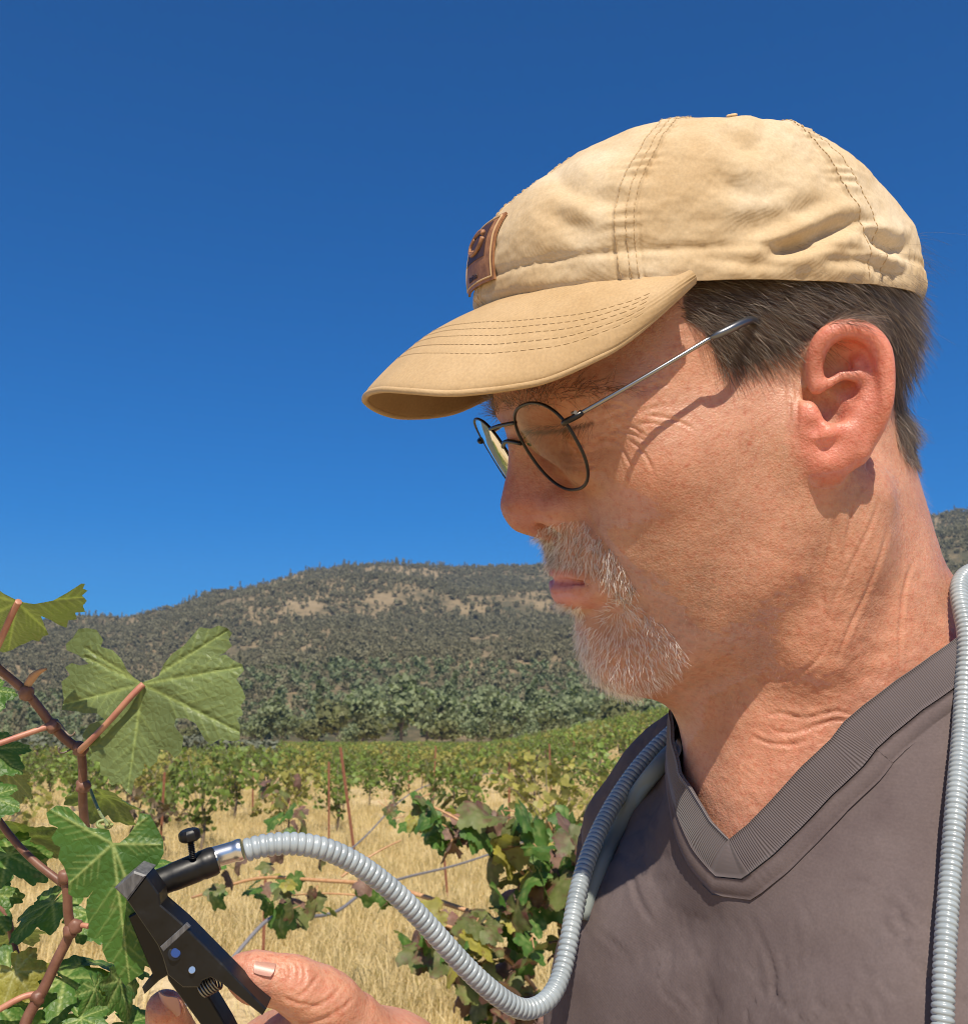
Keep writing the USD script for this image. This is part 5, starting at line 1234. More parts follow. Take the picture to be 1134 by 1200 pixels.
put('chamfer_strip', plate([(187.5, 1110), (218, 1082.5), (222.5, 1087), (191.5, 1116)], 398.7, 400.4, .25), 'worn_plastic', clip)
u = np.linspace(0, 1, 260); sx0, sx1 = cp(237, 1160, 409), cp(256, 1149, 409); sd_ = (sx1 - sx0) / np.linalg.norm(sx1 - sx0); e1 = np.cross(sd_, [0, 1, 0]); e1 /= np.linalg.norm(e1); e2 = np.cross(sd_, e1)
put('spring', tube(w_of(sx0 + (sx1 - sx0) * u[:, None] + 3.0 * (np.cos(u * 2 * np.pi * 6)[:, None] * e1 + np.sin(u * 2 * np.pi * 6)[:, None] * e2)), .00045, 7), 'spring_steel', clip, smooth=True)
# ------------------------------------------------------------------ grape leaves
leaf_look('vine_leaf', (.056, .128, .022), (.140, .180, .066), .46, .30, .22, vein=(.27, .33, .11), scale=30.0, spots=(38.0, .64, (.13, .105, .03)))
leaf_look('yellow_vine_leaf', (.30, .27, .05), (.30, .28, .09), .5, .35, .3, vein=(.40, .38, .16), scale=30.0, spots=(60.0, .55, (.16, .09, .03)))
leaf_look('autumn_vine_leaf', (.105, .125, .036), (.14, .16, .06), .5, .25, .35, vein=(.22, .20, .10), scale=18.0, spots=(16.0, .50, (.115, .045, .035)))
leaf_look('far_vine_leaf', (.145, .205, .040), (.17, .205, .075), .5, .35, .45, scale=3.0)
leaf_look('far_yellow_vine_leaf', (.27, .25, .065), (.24, .235, .08), .5, .35, .45, scale=3.0)
leaf_look('far_autumn_vine_leaf', (.10, .070, .040), (.13, .10, .06), .6, .25, .5, scale=3.0)
def cane_look(name, a, b): look(name, {'tc': ('texture_coordinate', {}), 'n': ('noise_texture', {'scale': 90.0, 'detail': 5.0, 'roughness': .65}), 'r': ('rgb_ramp', {'ramp': [(.35, a), (.65, b)]}), 'bb': ('bump', {'strength': .3, 'distance': .0006}), 'p': ('principled_bsdf', {'roughness': .5})}, [('tc.object', 'n.vector'), ('n.fac', 'r.fac'), ('r.color', 'p.base_color'), ('n.fac', 'bb.height'), ('bb.normal', 'p.normal')])
cane_look('red_cane', (.115, .045, .028), (.20, .095, .06)); cane_look('petiole', (.33, .12, .085), (.42, .21, .12)); cane_look('tan_cane', (.38, .19, .085), (.48, .28, .14)); cane_look('vine_bark', (.10, .075, .055), (.20, .15, .11)); cane_look('green_stem', (.16, .20, .06), (.26, .28, .10))
def lobed(n, r, depth=1.0):
    """outline of a vine leaf, petiole at the origin, tip along +y, width about 2"""
    t = np.linspace(-np.pi, np.pi, n, endpoint=False)                     # 0 = tip
    lob = [(0, 1.12, .36), (.95, .98, .34), (-.95, .98, .34), (1.85, .80, .36), (-1.85, .80, .36), (2.55, .62, .30), (-2.55, .62, .30)]
    R = np.full(n, .30)
    for a, L, w in lob:
        a += r.normal(0, .05); L *= r.uniform(.92, 1.08); d = np.angle(np.exp(1j * (t - a)))
        R = np.maximum(R, L * (1 - .42 * depth * np.abs(d / w) ** 1.5 * .62) * (np.abs(d) < w * 1.9))
    R = np.maximum(R, .50 * (np.abs(t) < 2.8)); 
    k = np.ones(7) / 7; m = max(3, n // 46); R = np.convolve(np.r_[R[-m:], R, R[:m]], np.ones(2 * m + 1) / (2 * m + 1), 'same')[m:-m]
    R *= 1 - .88 * np.exp(-((np.abs(t) - np.pi) / .20) ** 2)
    if n >= 60:
        f = 27 + r.integers(-2, 3); ph = (t * f / (2 * np.pi)) % 1; R += .075 * (np.abs(ph - .35) * -1.6 + .45) * (np.abs(t) < 2.85)
    return np.stack([R * np.sin(t), R * np.cos(t)], 1)
VEINS = [(0, 1.08), (.95, .92), (-.95, .92), (1.85, .74), (-1.85, .74), (2.5, .5), (-2.5, .5)]
def flat_leaf(outline, veins, step):
    """points and triangles of a flat leaf with an outline (n, 2), denser inside by step"""
    from scipy.spatial import Delaunay
    import shapely
    poly = shapely.Polygon(outline).buffer(0); lo, hi = outline.min(0), outline.max(0)
    gx, gy = np.meshgrid(np.arange(lo[0], hi[0], step), np.arange(lo[1], hi[1], step * .87), indexing='ij'); gx = gx + (np.arange(gx.shape[1]) % 2)[None] * step / 2
    g = np.c_[gx.ravel(), gy.ravel()]; inner_ = poly.buffer(-step * .45)
    g = g[shapely.contains_xy(inner_, g[:, 0], g[:, 1])] if not inner_.is_empty else g[:0]
    p = np.vstack([outline, g]); tri = Delaunay(p).simplices; c = p[tri].mean(1); tri = tri[shapely.contains_xy(poly, c[:, 0], c[:, 1])]
    a = p[tri]; cr = np.cross(a[:, 1] - a[:, 0], a[:, 2] - a[:, 0]); tri = np.where((cr < 0)[:, None], tri[:, ::-1], tri); tri = tri[np.abs(cr) > 1e-12]
    vd = np.full(len(p), 1e9); sdist = np.full(len(p), 1e9)
    for ln in veins:
        ln = np.asarray(ln, float); d, at = seg_dist(p, ln); vd = np.minimum(vd, d / (1.15 - .75 * at))
        L = np.linalg.norm(ln[-1] - ln[0]); dr = (ln[-1] - ln[0]) / L; nr = np.array([-dr[1], dr[0]])
        for k in range(1, 6):
            o = ln[0] + dr * L * (.12 + .15 * k)
            for s in (-1, 1): d2, at2 = seg_dist(p, np.stack([o, o + (dr * .75 + s * nr * .66) * L * (.40 - .045 * k)])); sdist = np.minimum(sdist, d2 / (1.1 - .7 * at2))
    return p, tri, vd, sdist
def radial_veins(s=1.0): return [np.array([[0, 0], [np.sin(a) * L * s, np.cos(a) * L * s]]) for a, L in VEINS]
def leaf_form(seed, n_out, step, cup=.25, wave=.12, fold=.0):
    """(vertices, faces, vein) of a leaf about 2 wide; upper side towards +z"""
    r = np.random.default_rng(seed); o = lobed(n_out, r); p, t, vd, sd = flat_leaf(o, radial_veins(), step)
    rr = np.linalg.norm(p, axis=1); z = -cup * rr ** 2 * r.uniform(.3, 1.2) - fold * np.abs(p[:, 0]) * .6 + wave * (meshkit.fbm(np.c_[p * 1.5, np.zeros(len(p))] + seed, 3, seed) - .5) * 3.0 * np.clip(rr, .2, 1.2) + .035 * np.minimum(vd / .12, 1) + .015 * np.minimum(sd / .06, 1)
    vein = np.exp(-(vd / .024) ** 2) + .36 * np.exp(-(sd / .026) ** 2)
    return np.c_[p, z], t, np.clip(vein, 0, 1)
def frame(nrm, tip):
    n_ = np.asarray(nrm, float); n_ = n_ / np.linalg.norm(n_); y = np.asarray(tip, float); y = y - n_ * (y @ n_); y /= np.linalg.norm(y); return np.stack([np.cross(y, n_), y, n_], 1)
def lay(form, at, nrm, tip, size): return form[0] * size @ frame(nrm, tip).T + at, form[1]

# ------------------------------------------------------------------ the vine at the left, a hand's breadth from the lens
fore = thing('grapevine', 'leafy vine at the left edge with reddish canes and large sunlit leaves', 'grapevine', (wp(20, 1190, .5)[0], wp(20, 1190, .5)[1], 0))
def traced(outline, pet, veins, d, tilt, flip=False, bumps=1.0, lk='vine_leaf', step=1.7, curl=None, label=None):
    """a leaf whose outline is known: laid out on a tilted plane at its own depth (metres), tilt = metres of depth per pixel to the right and downwards"""
    o = np.asarray(outline, float); n = max(90, int(len(o) * 9)); oc = np.vstack([o, o[:1]]); L = np.r_[0, np.cumsum(np.linalg.norm(np.diff(oc, axis=0), axis=1))]
    s = np.linspace(0, L[-1], n, endpoint=False); o2 = np.stack([np.interp(s, L, oc[:, k]) for k in (0, 1)], 1)
    p, t, vd, sd = flat_leaf(o2, [np.array([pet, v], float) for v in veins], step)
    q = p - pet; h = bumps * (0.0005 * (meshkit.fbm(np.c_[p / 42, np.zeros(len(p))], 3, int(o[0, 0]) + 3) - .5) * 6 - .0009 * np.exp(-(vd / 5) ** 2) * (1 if flip else -1) * -1 + .00022 * np.minimum(sd / 5, 1))
    h = h + .00000016 * (q ** 2).sum(1)
    dep = d + q[:, 0] * tilt[0] + q[:, 1] * tilt[1] + h
    if curl is not None: dep = dep + curl(p)
    vert = np.array([wp(a, b, c) for (a, b), c in zip(p, dep)])
    vein = np.clip(np.exp(-(vd / 1.7) ** 2) + .38 * np.exp(-(sd / 1.5) ** 2), 0, 1)
    # triangles run counter-clockwise in picture axes (y down), so they face away from the eye: the underside is seen; turn them for the upper side
    f = t if flip else t[:, ::-1]
    return put('leaf', (vert, f), lk, fore, smooth=True, prim={'vein': vein}, label=label)
LA = [(166, 800), (175, 797), (186, 792), (192, 778), (202, 766), (216, 756), (228, 742), (234, 735), (247, 737), (256, 733), (266, 736), (272, 742), (268, 750), (272, 757), (262, 766), (255, 769), (264, 767), (274, 774), (284, 779), (286, 786), (277, 796), (283, 805), (288, 818), (282, 827), (285, 838), (277, 842), (281, 850), (281, 867), (272, 869), (258, 866), (247, 873), (240, 867), (229, 848), (218, 842), (206, 842), (204, 851), (215, 864), (213, 880), (205, 889), (197, 880), (186, 878), (184, 893), (176, 899), (169, 895), (166, 908), (158, 913), (154, 932), (148, 928), (140, 917), (131, 921), (126, 910), (118, 909), (117, 893), (106, 892), (108, 880), (98, 866), (96, 862), (105, 849), (123, 843), (113, 836), (98, 836), (92, 834), (72, 832), (75, 820), (73, 808), (72, 799), (82, 791), (76, 782), (84, 777), (94, 780), (104, 778), (92, 768), (78, 762), (77, 755), (85, 748), (92, 737), (102, 736), (113, 738), (121, 750), (118, 758), (132, 762), (142, 772), (149, 786), (158, 795)]
traced(LA, (167, 802), [(150, 925), (280, 858), (282, 782), (266, 740), (100, 770), (74, 826), (100, 760)], .470, (-.00010, -.00008), flip=True, label='large leaf seen from its pale underside, crossed by shadows')
LB = [(132, 988), (128, 973), (116, 971), (103, 970), (92, 957), (80, 946), (66, 944), (54, 953), (58, 966), (68, 970), (60, 982), (64, 990), (71, 993), (68, 1006), (75, 1016), (80, 1030), (80, 1048), (88, 1053), (103, 1052), (112, 1040), (104, 1052), (100, 1066), (104, 1084), (103, 1098), (112, 1101), (120, 1096), (120, 1114), (126, 1128), (133, 1129), (138, 1143), (147, 1156), (158, 1147), (168, 1141), (170, 1132), (178, 1136), (181, 1120), (187, 1122), (186, 1102), (172, 1082), (158, 1062), (150, 1048), (168, 1030), (185, 1014), (192, 1000), (191, 984), (184, 970), (176, 955), (164, 953), (160, 965), (150, 980), (140, 988)]
traced(LB, (132, 989), [(152, 1152), (182, 1120), (188, 990), (172, 958), (60, 950), (76, 1040)], .4166, (.00002, -.00006), bumps=.55, label='dark green leaf held in the jaws of the clip')
LC = [(23, 705), (40, 708), (62, 704), (80, 694), (95, 684), (100, 684), (97, 690), (103, 692), (96, 698), (102, 704), (97, 710), (100, 717), (88, 718), (90, 726), (80, 727), (78, 736), (68, 732), (60, 727), (48, 722), (52, 733), (57, 744), (50, 746), (46, 752), (38, 750), (30, 754), (22, 757), (14, 762), (4, 765), (-8, 760), (-25, 752), (-45, 740), (-60, 720), (-50, 700), (-30, 690), (-10, 686), (5, 696)]
traced(LC, (20, 706), [(98, 700), (56, 740), (10, 762), (-40, 738), (-30, 692)], .452, (-.0001, .0006), flip=True, label='upper leaf cut by the left edge, lit through at its tip')
FORMS = [leaf_form(200 + k, 150, .05, .22, .13, .1 * (k % 3)) for k in range(6)]
def hero(px, py, d, size_px, nrm, tip_px, k, lk='vine_leaf'):
    """a leaf of the near vine: petiole end at a pixel, its tip pointing in a picture direction, nrm in (right, towards the eye, up)"""
    f = FORMS[k % 6]; n_ = nrm[0] * RIGHT - nrm[1] * FWD + nrm[2] * UP; t_ = tip_px[0] * RIGHT - tip_px[1] * UP
    at = wp(px, py, d); v, fc = lay(f, at, n_, t_, size_px / FP * d * .5)
    put('leaf', (v, fc), lk, fore, smooth=True, prim={'vein': f[2]})
for a in [(8, 905, .50, 95, (.3, -.8, .4), (-.2, 1), 0), (-10, 880, .49, 90, (.2, .5, .8), (.5, .5), 1), (-12, 935, .47, 70, (.1, .6, .8), (.6, .2), 2), (120, 935, .56, 110, (.1, -.5, .7), (.2, 1), 3), (10, 1003, .53, 110, (.2, .35, .9), (.5, .8), 4),
          (30, 985, .55, 110, (.0, -.8, .5), (.8, -.6), 5), (62, 1058, .55, 110, (-.3, .3, .7), (.1, 1), 0), (105, 1072, .58, 80, (.3, .3, .6), (.2, 1), 1), (10, 1140, .52, 110, (.2, .7, .6), (-.4, 1), 2), (75, 1150, .53, 130, (.2, .3, .9), (.5, .9), 3), (115, 1130, .56, 110, (.2, -.3, .8), (.8, .7), 4),
          (110, 1160, .50, 70, (.8, .2, .4), (.2, 1), 5), (140, 1150, .515, 90, (.85, .25, .2), (.1, 1), 0), (95, 1195, .49, 70, (.1, .5, .9), (.6, .3), 1), (150, 1200, .52, 80, (.2, .3, .9), (.8, .3), 2), (-5, 1180, .50, 100, (.3, .4, .8), (.5, .7), 3), (20, 1095, .58, 90, (-.2, -.5, .7), (-.4, .9), 4), (-20, 1050, .55, 100, (.2, .6, .6), (.5, .9), 5),
          (45, 1215, .54, 120, (.1, .4, .9), (.7, .5), 0), (150, 1085, .62, 70, (.1, .2, .8), (.5, .9), 1), (-15, 810, .55, 60, (.2, .5, .7), (.9, -.4), 2), (170, 1015, .66, 70, (.1, .3, .9), (.6, .8), 3), (85, 985, .62, 90, (.1, -.3, .8), (-.4, .9), 4), (-20, 985, .60, 100, (.3, .4, .8), (.7, .6), 5), (30, 1250, .50, 120, (.1, .4, .9), (.7, .2), 1), (130, 1240, .53, 110, (.1, .4, .9), (.4, .7), 2)]:
    hero(*a)
hero(18, 1140, .505, 80, (.2, .8, .5), (.5, .7), 3, 'yellow_vine_leaf')
def cane(px, d, r, lk, name='cane', nodes=False):
    p = spline(np.array([wp(a, b, dd) for (a, b), dd in zip(px, np.broadcast_to(d, len(px)))]), 14 * len(px)); n = len(p); rr = np.full(n, 1.0) * np.interp(np.linspace(0, 1, n), np.linspace(0, 1, np.size(r)), np.atleast_1d(r))
    if nodes: rr = rr * (1 + .5 * sum(np.exp(-((np.arange(n) - k) / 2.2) ** 2) for k in range(7, n - 2, 27)))
    return put(name, tube(p, rr, 10), lk, fore, smooth=True)
cane([(-14, 770), (0, 785), (30, 811), (62, 851), (94, 878)], [.475, .476, .478, .482, .484], [.0018, .0021], 'red_cane')
cane([(94, 876), (97, 905), (97, 935), (99, 962), (102, 985)], [.484, .485, .488, .495, .51], [.0019, .0021], 'red_cane')
cane([(95, 879), (106, 868), (130, 843), (152, 818), (168, 802)], [.483, .470, .4665, .4665, .4685], [.0016, .0013, .0014], 'petiole', 'petiole', False)
cane([(-8, 874), (20, 864), (55, 852), (64, 849)], [.47, .474, .48, .482], .0013, 'petiole', 'petiole', False)
cane([(-4, 760), (6, 738), (15, 718), (22, 705)], [.46, .457, .454, .451], .0014, 'petiole', 'petiole', False)
cane([(30, 812), (34, 800), (40, 792), (54, 784)], [.478, .477, .476, .474], [.0015, .0019, .0006], 'tan_cane', 'bud', False)
cane([(-6, 955), (6, 972), (30, 1000), (58, 1024), (74, 1036)], [.505, .504, .502, .50, .498], [.0016, .0018], 'red_cane')
cane([(74, 1030), (79, 1050), (80, 1072), (82, 1090), (72, 1115), (62, 1136), (48, 1165), (36, 1186), (26, 1215)], [.498, .498, .499, .50, .50, .499, .497, .495, .492], [.0021, .0026], 'red_cane')
cane([(-4, 1062), (10, 1080), (16, 1108), (24, 1130), (34, 1160)], [.55, .55, .548, .545, .54], .0017, 'red_cane')
cane([(-6, 1186), (12, 1176), (32, 1167), (46, 1166)], [.49, .492, .495, .497], .0014, 'petiole', 'petiole', False)
cane([(82, 1090), (92, 1085), (104, 1086)], [.50, .499, .498], .0012, 'petiole', 'petiole', False)
cane([(106, 926), (113, 944), (120, 958), (126, 968)], [.50, .49, .47, .44], .0007, 'green_stem', 'tendril', False)
u = np.linspace(0, 1, 40); cane(list(zip(122 + 9 * np.cos(u * 11) * (1 - .4 * u), 966 + 5 * np.sin(u * 11) * (1 - .4 * u))), .45 + .01 * u, .0007, 'green_stem', 'tendril', False)
cane([(66, 846), (72, 850), (82, 862), (88, 858)], [.48, .478, .476, .475], .0004, 'vine_bark', 'tendril', False); cane([(88, 872), (80, 880), (70, 882), (69, 876)], [.484, .482, .48, .48], .0004, 'vine_bark', 'tendril', False)
for px, py, d in ((62, 851, .481), (94, 878, .483), (97, 921, .486), (76, 1028, .497), (82, 1092, .499), (44, 1170, .496), (31, 812, .477), (88, 1086, .499)):
    b_ = trimesh.creation.icosphere(2, 1.0); nz = 1 + .5 * (meshkit.noise(b_.vertices * 1.8 + px, 4) - .5)
    put('node', (wp(px, py, d) + b_.vertices * nz[:, None] * np.array([.0032, .0030, .0034]), b_.faces), 'red_cane', fore, smooth=True)
# its trunk and lower wood, below the frame
b0 = fore.GetAttribute('xformOp:translate').Get(); b0 = np.array([b0[0], b0[1], 0])
put('trunk', tube(spline(np.stack([b0 + [0, 0, -.05], b0 + [.02, .02, .35], b0 + [-.03, .0, .75], wp(30, 1330, .5)]), 30), np.linspace(.03, .012, 30), 12), 'vine_bark', fore, smooth=True)

# ------------------------------------------------------------------ vines of the rows
def vine_form(seed, nleaf, h, w, lk, leaf=.055):
    """(wood, foliage) of one free-standing vine, base at the origin"""
    r = np.random.default_rng(seed); wood = [tube(np.c_[r.normal(0, .012, 6).cumsum(), r.normal(0, .012, 6).cumsum(), np.linspace(-.08, h * .45, 6)], np.linspace(.028, .016, 6), 6)]
    quads, tris, n0 = [], [], 0
    for c in range(int(8 + w * 6)):
        a = r.uniform(0, 2 * np.pi); L = r.uniform(.6, 1.15); z0 = h * r.uniform(.16, .48)
        u = np.linspace(0, 1, 8); up = r.uniform(.25, 1.0); p = np.c_[np.cos(a) * w * L * u, np.sin(a) * w * L * u, z0 + (h - z0) * L * up * np.sin(u * np.pi * r.uniform(.45, .85))]
        wood.append(tube(p, np.linspace(.006, .002, 8), 4)); m = max(2, nleaf // int(8 + w * 6))
        for k in range(m):
            q = p[min(7, int(r.uniform(.15, 1) * 8))] + r.normal(0, .07, 3); nr = np.array([r.normal(0, .7), r.normal(0, .7), r.uniform(.0, 1)]); td = r.normal(size=3) + [0, 0, -.6]
            M = frame(nr, td); s = leaf * r.uniform(.6, 1.25)
            b = np.array([[0, -.15, 0], [.55, -.5, -.10], [1.0, .1, -.22], [.62, .72, -.2], [0, 1.1, -.28], [-.62, .72, -.2], [-1.0, .1, -.22], [-.55, -.5, -.10]]) * s
            quads.append(b @ M.T + q); tris.append(np.array([[0, 1, 2], [0, 2, 3], [0, 3, 4], [0, 4, 5], [0, 5, 6], [0, 6, 7]]) + n0); n0 += 8
    return cat_mesh(wood), (np.vstack(quads), np.vstack(tris))
G_V = 'vines of the far rows'
VK = []
for k, (nl, h, w, lk) in enumerate([(230, 1.32, .62, 'far_vine_leaf'), (260, 1.22, .75, 'far_vine_leaf'), (170, 1.38, .55, 'far_vine_leaf'), (200, 1.20, .70, 'far_yellow_vine_leaf'), (150, 1.12, .62, 'far_autumn_vine_leaf'), (220, 1.30, .68, 'far_yellow_vine_leaf')]):
    VK.append((vine_form(500 + k, nl, h, w, lk), lk))
VL = {'far_vine_leaf': ('green free-standing vine in the rows beyond the near grass', 'green vines of the rows'), 'far_yellow_vine_leaf': ('yellowing free-standing vine in the rows beyond the near grass', 'yellowing vines of the rows'), 'far_autumn_vine_leaf': ('browning free-standing vine in the rows beyond the near grass', 'browning vines of the rows')}
r = np.random.default_rng(77); spots = []
ang_r = math.radians(24); ru = np.array([math.sin(ang_r), math.cos(ang_r)]); rv = np.array([math.cos(ang_r), -math.sin(ang_r)])
for i in range(-45, 80):
    for j in range(-20, 110):
        p = rv * (i * 2.6 + .6) + ru * (j * 1.8 + .5 * (i % 2)) + r.normal(0, .16, 2)
        if p[1] < 7.5 or p[1] > 150: continue
        px = CX + FP * p[0] / p[1]
        if px < -60 or px > 1190 or r.random() < .07: continue
        if px < 330 - 0 and p[1] > 58: continue
        spots.append((np.hypot(*p), p, px))
spots.sort(key=lambda a: a[0]); print('vines', len(spots))
vsrc = [None] * 6; stuff = []; shown = 0
def hidden(px, d): return px > (850 if d > 13 else 700) and px < 1100
for d, p, px in spots:
    # nothing is seen of what stands behind the man
    if hidden(px, d): continue
    # the open straw between the near vine and the first rows
    if d < 13.5 and 150 < px < 620: continue
    if d < 24 and 330 < px < 560 and r.random() < .35: continue
    if d < 11: continue
    k = int(r.choice(6, p=[.27, .25, .16, .14, .06, .12])); s = r.uniform(.85, 1.12)
    if shown >= 290: stuff.append((p, k, s, r.uniform(0, 6.28))); continue
    shown += 1; (wood, fol), lk = VK[k]; lab, grp = VL[lk]
    rot = float(r.uniform(0, 6.28)); z = float(field_z(np.array([p[0]]), np.array([p[1]]))[0])
    if vsrc[k] is None:
        t = thing('vine', lab, 'vine', (0, 0, 0), grp); put('trunk', wood, 'vine_bark', t, smooth=True); put('foliage', fol, lk, t); vsrc[k] = t
        x_ = UsdGeom.Xformable(t); x_.ClearXformOpOrder(); op = x_.AddTransformOp(opSuffix='place'); m = np.eye(4); c, sn_ = math.cos(rot), math.sin(rot); m[:3, :3] = np.array([[c, sn_, 0], [-sn_, c, 0], [0, 0, 1]]) * s; m[3, :3] = (p[0], p[1], z); op.Set(Gf.Matrix4d(*m.ravel().tolist())); x_.SetXformOpOrder([op])
    else: copy_of(vsrc[k], (p[0], p[1], z), rot, s, lab, 'vine', grp, name='vine')
if stuff:
    instancer('farther_vine_rows', [(cat_mesh([w_, f_]), lk) for (w_, f_), lk in VK], [(a[0][0], a[0][1], float(field_z(np.array([a[0][0]]), np.array([a[0][1]]))[0])) for a in stuff], [a[1] for a in stuff], [(a[2],) * 3 for a in stuff], [a[3] for a in stuff], label='mass of green and yellowing vines in the farthest rows', cat='vines')
print('vine things', shown, 'rest', len(stuff))

# rusty stakes
cane_look('rusty_steel', (.155, .052, .026), (.26, .105, .055))
def stake(px0, py0, px1, py1, dist, label=None, group=None, w=.028):
    b = ground_at(px0, dist); b[2] = float(field_z(b[:1], b[1:2])[0])
    h = dist * 1.0; d0 = b[1]; h_ = CAM[2] + (np.hypot(b[0], b[1])) * math.tan(math.asin(ray_at(px1, py1)[2])); tp = ground_at(px1, dist); tp[2] = h_
    bt = b - (tp - b) * .04
    t = thing('vine_stake', label or 'thin rusty steel stake among the vine rows', 'stake', b, group)
    ax = (tp - bt) / np.linalg.norm(tp - bt); s_ = np.cross(ax, [0, 1, 0]); s_ /= np.linalg.norm(s_); q_ = np.cross(s_, ax)
    T = np.array([(-1, 0), (1, 0), (1, .22), (.16, .22), (.16, 1.1), (-.16, 1.1), (-.16, .22), (-1, .22)]) * w / 2
    ring = lambda c: c + T[:, :1] * s_ - T[:, 1:] * q_
    v = np.vstack([ring(bt), ring(tp), ]); n = 8; i = np.arange(n); j = (i + 1) % n
    put('post', (v, np.vstack([np.stack([i, j, j + n], 1), np.stack([i, j + n, i + n], 1), [[n, n + 1, n + 2], [n, n + 2, n + 7], [n + 3, n + 4, n + 5], [n + 3, n + 5, n + 6]]])), 'rusty_steel', t)
    nb = 5
    for k in range(nb):
        c = bt + (tp - bt) * (.2 + .75 * k / nb); put('notch', (c + trimesh.creation.box((w * .25, w * .4, w * .5)).vertices - q_ * w * .45, trimesh.creation.box((w * .25, w * .4, w * .5)).faces), 'rusty_steel', t)
stake(420, 1000, 399, 876, 14.6, 'tall leaning rusty stake standing over the open dry grass', w=.036)
stake(389, 986, 386, 893, 15.6, 'upright rusty stake just left of the leaning one', w=.026)
stake(318, 1120, 317, 1010, 7.8, 'rusty stake rising through the low tan cane', w=.020)
stake(527, 1048, 518, 968, 10.6, 'short rusty stake left of the big browning vine', w=.022)
stake(195, 985, 195, 905, 15.0, 'rusty stake seen just above the screw of the clip', w=.030)
for px, py0, py1, d in [(596, 958, 893, 19.5), (508, 930, 874, 26), (673, 915, 868, 33), (645, 940, 872, 24), (140, 955, 905, 24), (157, 950, 908, 26), (300, 950, 903, 22), (322, 946, 910, 24), (700, 900, 866, 40), (560, 905, 876, 44), (445, 915, 880, 40), (95, 935, 908, 40), (30, 940, 905, 38), (640, 905, 876, 46), (750, 905, 862, 40), (360, 940, 905, 28), (480, 935, 885, 30), (620, 925, 880, 32)]:
    stake(px, py0, px + rng.uniform(-3, 3), py1, d, None, 'rusty stakes in the far rows', w=.034)

# ------------------------------------------------------------------ the browning vine beside the man and the low vine left of it
MID = [leaf_form(300 + k, 92, .17, .35, .22, .25 * (k % 2)) for k in range(8)]
def mid_vine(name, label, canes, fills, seed, base, lk_p):
    r = np.random.default_rng(seed); t = thing(name, label, 'grapevine', (base[0], base[1], 0)); n = 0
    for px, d, rad in canes:
        p = spline(np.array([wp(a, b, dd) for (a, b), dd in zip(px, np.broadcast_to(d, len(px)))]), 12 * len(px)); put('cane', tube(p, np.linspace(rad, rad * .5, len(p)), 8), 'tan_cane', t, smooth=True)
    for poly, cnt, d0, d1, size in fills:
        poly = np.asarray(poly, float); lo, hi = poly.min(0), poly.max(0); k = 0
        while k < cnt:
            q = r.uniform(lo, hi)
            if not in_poly(q[None], poly)[0]: continue
            k += 1; d = r.uniform(d0, d1); f = MID[int(r.integers(8))]; s = size * r.uniform(.55, 1.2) / 2
            nr = RIGHT * r.normal(0, .6) - FWD * r.uniform(-.3, .9) + np.array([0, 0, 1]) * r.uniform(.1, 1); td = RIGHT * r.normal(0, .6) + np.array([0, 0, -1.0]) + FWD * r.normal(0, .4)
            v, fc = lay(f, wp(q[0], q[1], d), nr, td, s)
            put('leaf', (v, fc), ('vine_leaf', 'autumn_vine_leaf', 'yellow_vine_leaf', 'browned_leaf')[int(r.choice(4, p=lk_p))], t, smooth=True, prim={'vein': f[2] * .6}); n += 1
            if k % 3 == 0: put('petiole', tube(np.stack([wp(q[0], q[1], d), wp(q[0] + r.normal(0, 9), q[1] - r.uniform(2, 12), d + .03)]), .0016, 5), 'tan_cane', t)
    b = np.array([base[0], base[1], 0.0]); put('trunk', tube(spline(np.stack([b + [0, 0, -.05], b + [.03, 0, .25], b + [-.02, .02, .45], b + [0, 0, .58]]), 20), np.linspace(.04, .022, 20), 10), 'vine_bark', t, smooth=True)
    print(name, n, 'leaves')
leaf_look('browned_leaf', (.13, .075, .055), (.17, .11, .085), .6, .2, .5, vein=(.25, .17, .12), scale=14.0, spots=(18.0, .52, (.24, .12, .10)))
bb = ground_at(640, 2.9)
mid_vine('browning_grapevine', 'large vine with green, purple-brown and yellow leaves beside the man', [([(690, 1120), (650, 1075), (600, 1010), (548, 968), (505, 945)], [2.9, 2.85, 2.8, 2.8, 2.85], .006), ([(720, 1100), (680, 1040), (660, 1000), (640, 960)], [2.9, 2.95, 3.0, 3.0], .006), ([(660, 1240), (620, 1150), (560, 1100), (500, 1080)], [2.8, 2.75, 2.7, 2.75], .007)],
         [([(500, 935), (535, 928), (560, 940), (560, 985), (520, 1000), (495, 965)], 26, 2.75, 3.0, .095), ([(555, 945), (620, 945), (640, 1000), (640, 1090), (590, 1075), (565, 1010)], 44, 2.65, 3.05, .13), ([(640, 960), (700, 940), (720, 1000), (700, 1120), (640, 1110)], 44, 2.75, 3.1, .13),
          ([(500, 1060), (560, 1060), (620, 1090), (660, 1200), (560, 1215), (520, 1140), (470, 1100)], 74, 2.55, 2.95, .125), ([(690, 950), (740, 905), (760, 1000), (720, 1200), (660, 1200)], 30, 2.9, 3.2, .10), ([(620, 985), (690, 960), (700, 1060), (630, 1080)], 22, 2.65, 2.9, .12), ([(555, 1170), (640, 1170), (660, 1300), (540, 1300)], 30, 2.6, 2.9, .11)], 11, bb, [.30, .40, .08, .22])
bb = ground_at(520, 3.05)
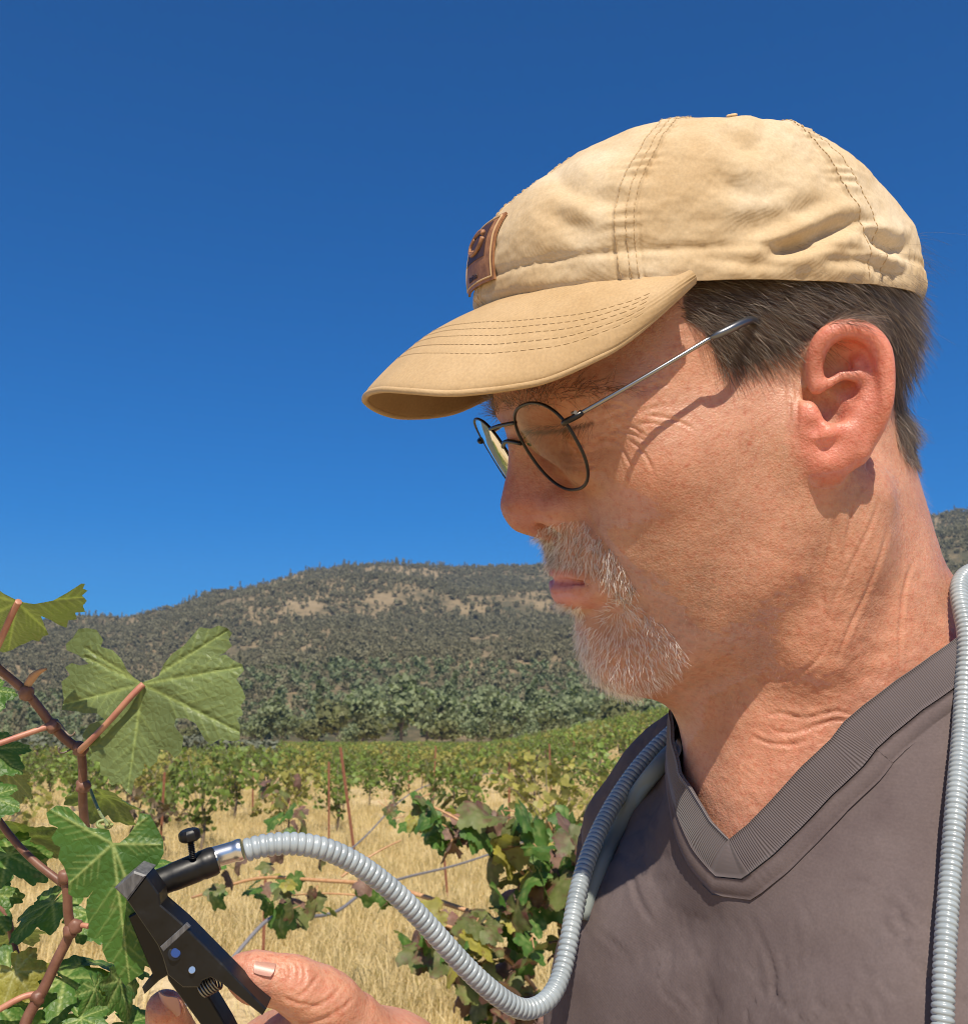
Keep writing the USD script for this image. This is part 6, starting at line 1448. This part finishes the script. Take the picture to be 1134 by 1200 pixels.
mid_vine('low_grapevine', 'sparse low vine trailing a long tan cane behind the grey hose', [([(618, 1092), (560, 1072), (500, 1052), (430, 1036), (360, 1031), (300, 1030), (250, 1044), (225, 1052)], [2.9, 2.95, 3.0, 3.1, 3.2, 3.3, 3.35, 3.4], .0075), ([(520, 1075), (470, 1058), (400, 1048), (340, 1050)], [3.1, 3.15, 3.2, 3.3], .004), ([(400, 1028), (440, 1000), (470, 985)], [3.2, 3.25, 3.3], .004)],
         [([(230, 1005), (300, 985), (375, 1000), (380, 1060), (330, 1085), (250, 1055)], 34, 3.0, 3.5, .10), ([(372, 1060), (395, 1058), (392, 1080), (375, 1078)], 2, 3.2, 3.3, .085), ([(410, 1030), (500, 1045), (520, 1075), (470, 1075)], 12, 3.0, 3.3, .095), ([(310, 910), (350, 905), (370, 985), (320, 990)], 18, 4.2, 4.9, .115), ([(430, 950), (500, 930), (520, 960), (470, 975)], 16, 3.6, 4.2, .095)], 12, bb, [.52, .30, .08, .10])
# drip line
simple('drip_line', (.19, .18, .185), .5)
dl = thing('drip_line', 'thin grey drip irrigation line looping above the dry grass', 'irrigation hose', wp(300, 1092, 4.6) * np.array([1, 1, 0]))
put('pipe', tube(spline(np.array([wp(215, 1180, 4.2), wp(278, 1117, 4.6), wp(305, 1086, 4.8), wp(325, 1073, 5.0), wp(360, 1074, 5.3), wp(395, 1068, 5.7), wp(420, 1050, 6.2), wp(470, 1030, 7.0), wp(520, 1018, 8.0), wp(560, 1006, 9.0), wp(620, 985, 11.0)]), 120), .0085, 8), 'drip_line', dl, smooth=True)
d2 = thing('drip_line', 'second thin drip line running up past the leaning stake', 'irrigation hose', ground_at(420, 14.0))
put('pipe', tube(spline(np.array([wp(405, 1000, 13.0), wp(440, 968, 16.5), wp(470, 938, 21.0), wp(520, 915, 26.0), wp(600, 905, 30.0)]), 60), .012, 8), 'drip_line', d2, smooth=True)
# ------------------------------------------------------------------ the air between here and the hills
look('haze_air', {'v': ('principled_volume', {'color': (.55, .76, 1.0), 'density': .00015, 'anisotropy': .25})}, [], surface=None, volume='v.volume')
hb = trimesh.creation.box((3600, 3600, 330)); hb.apply_translation((0, 300, 330 / 2 - 6))
put('haze', (np.array(hb.vertices), np.array(hb.faces)), 'haze_air', kind='stuff', label='thin pale blue haze in the air of the valley', cat='haze')
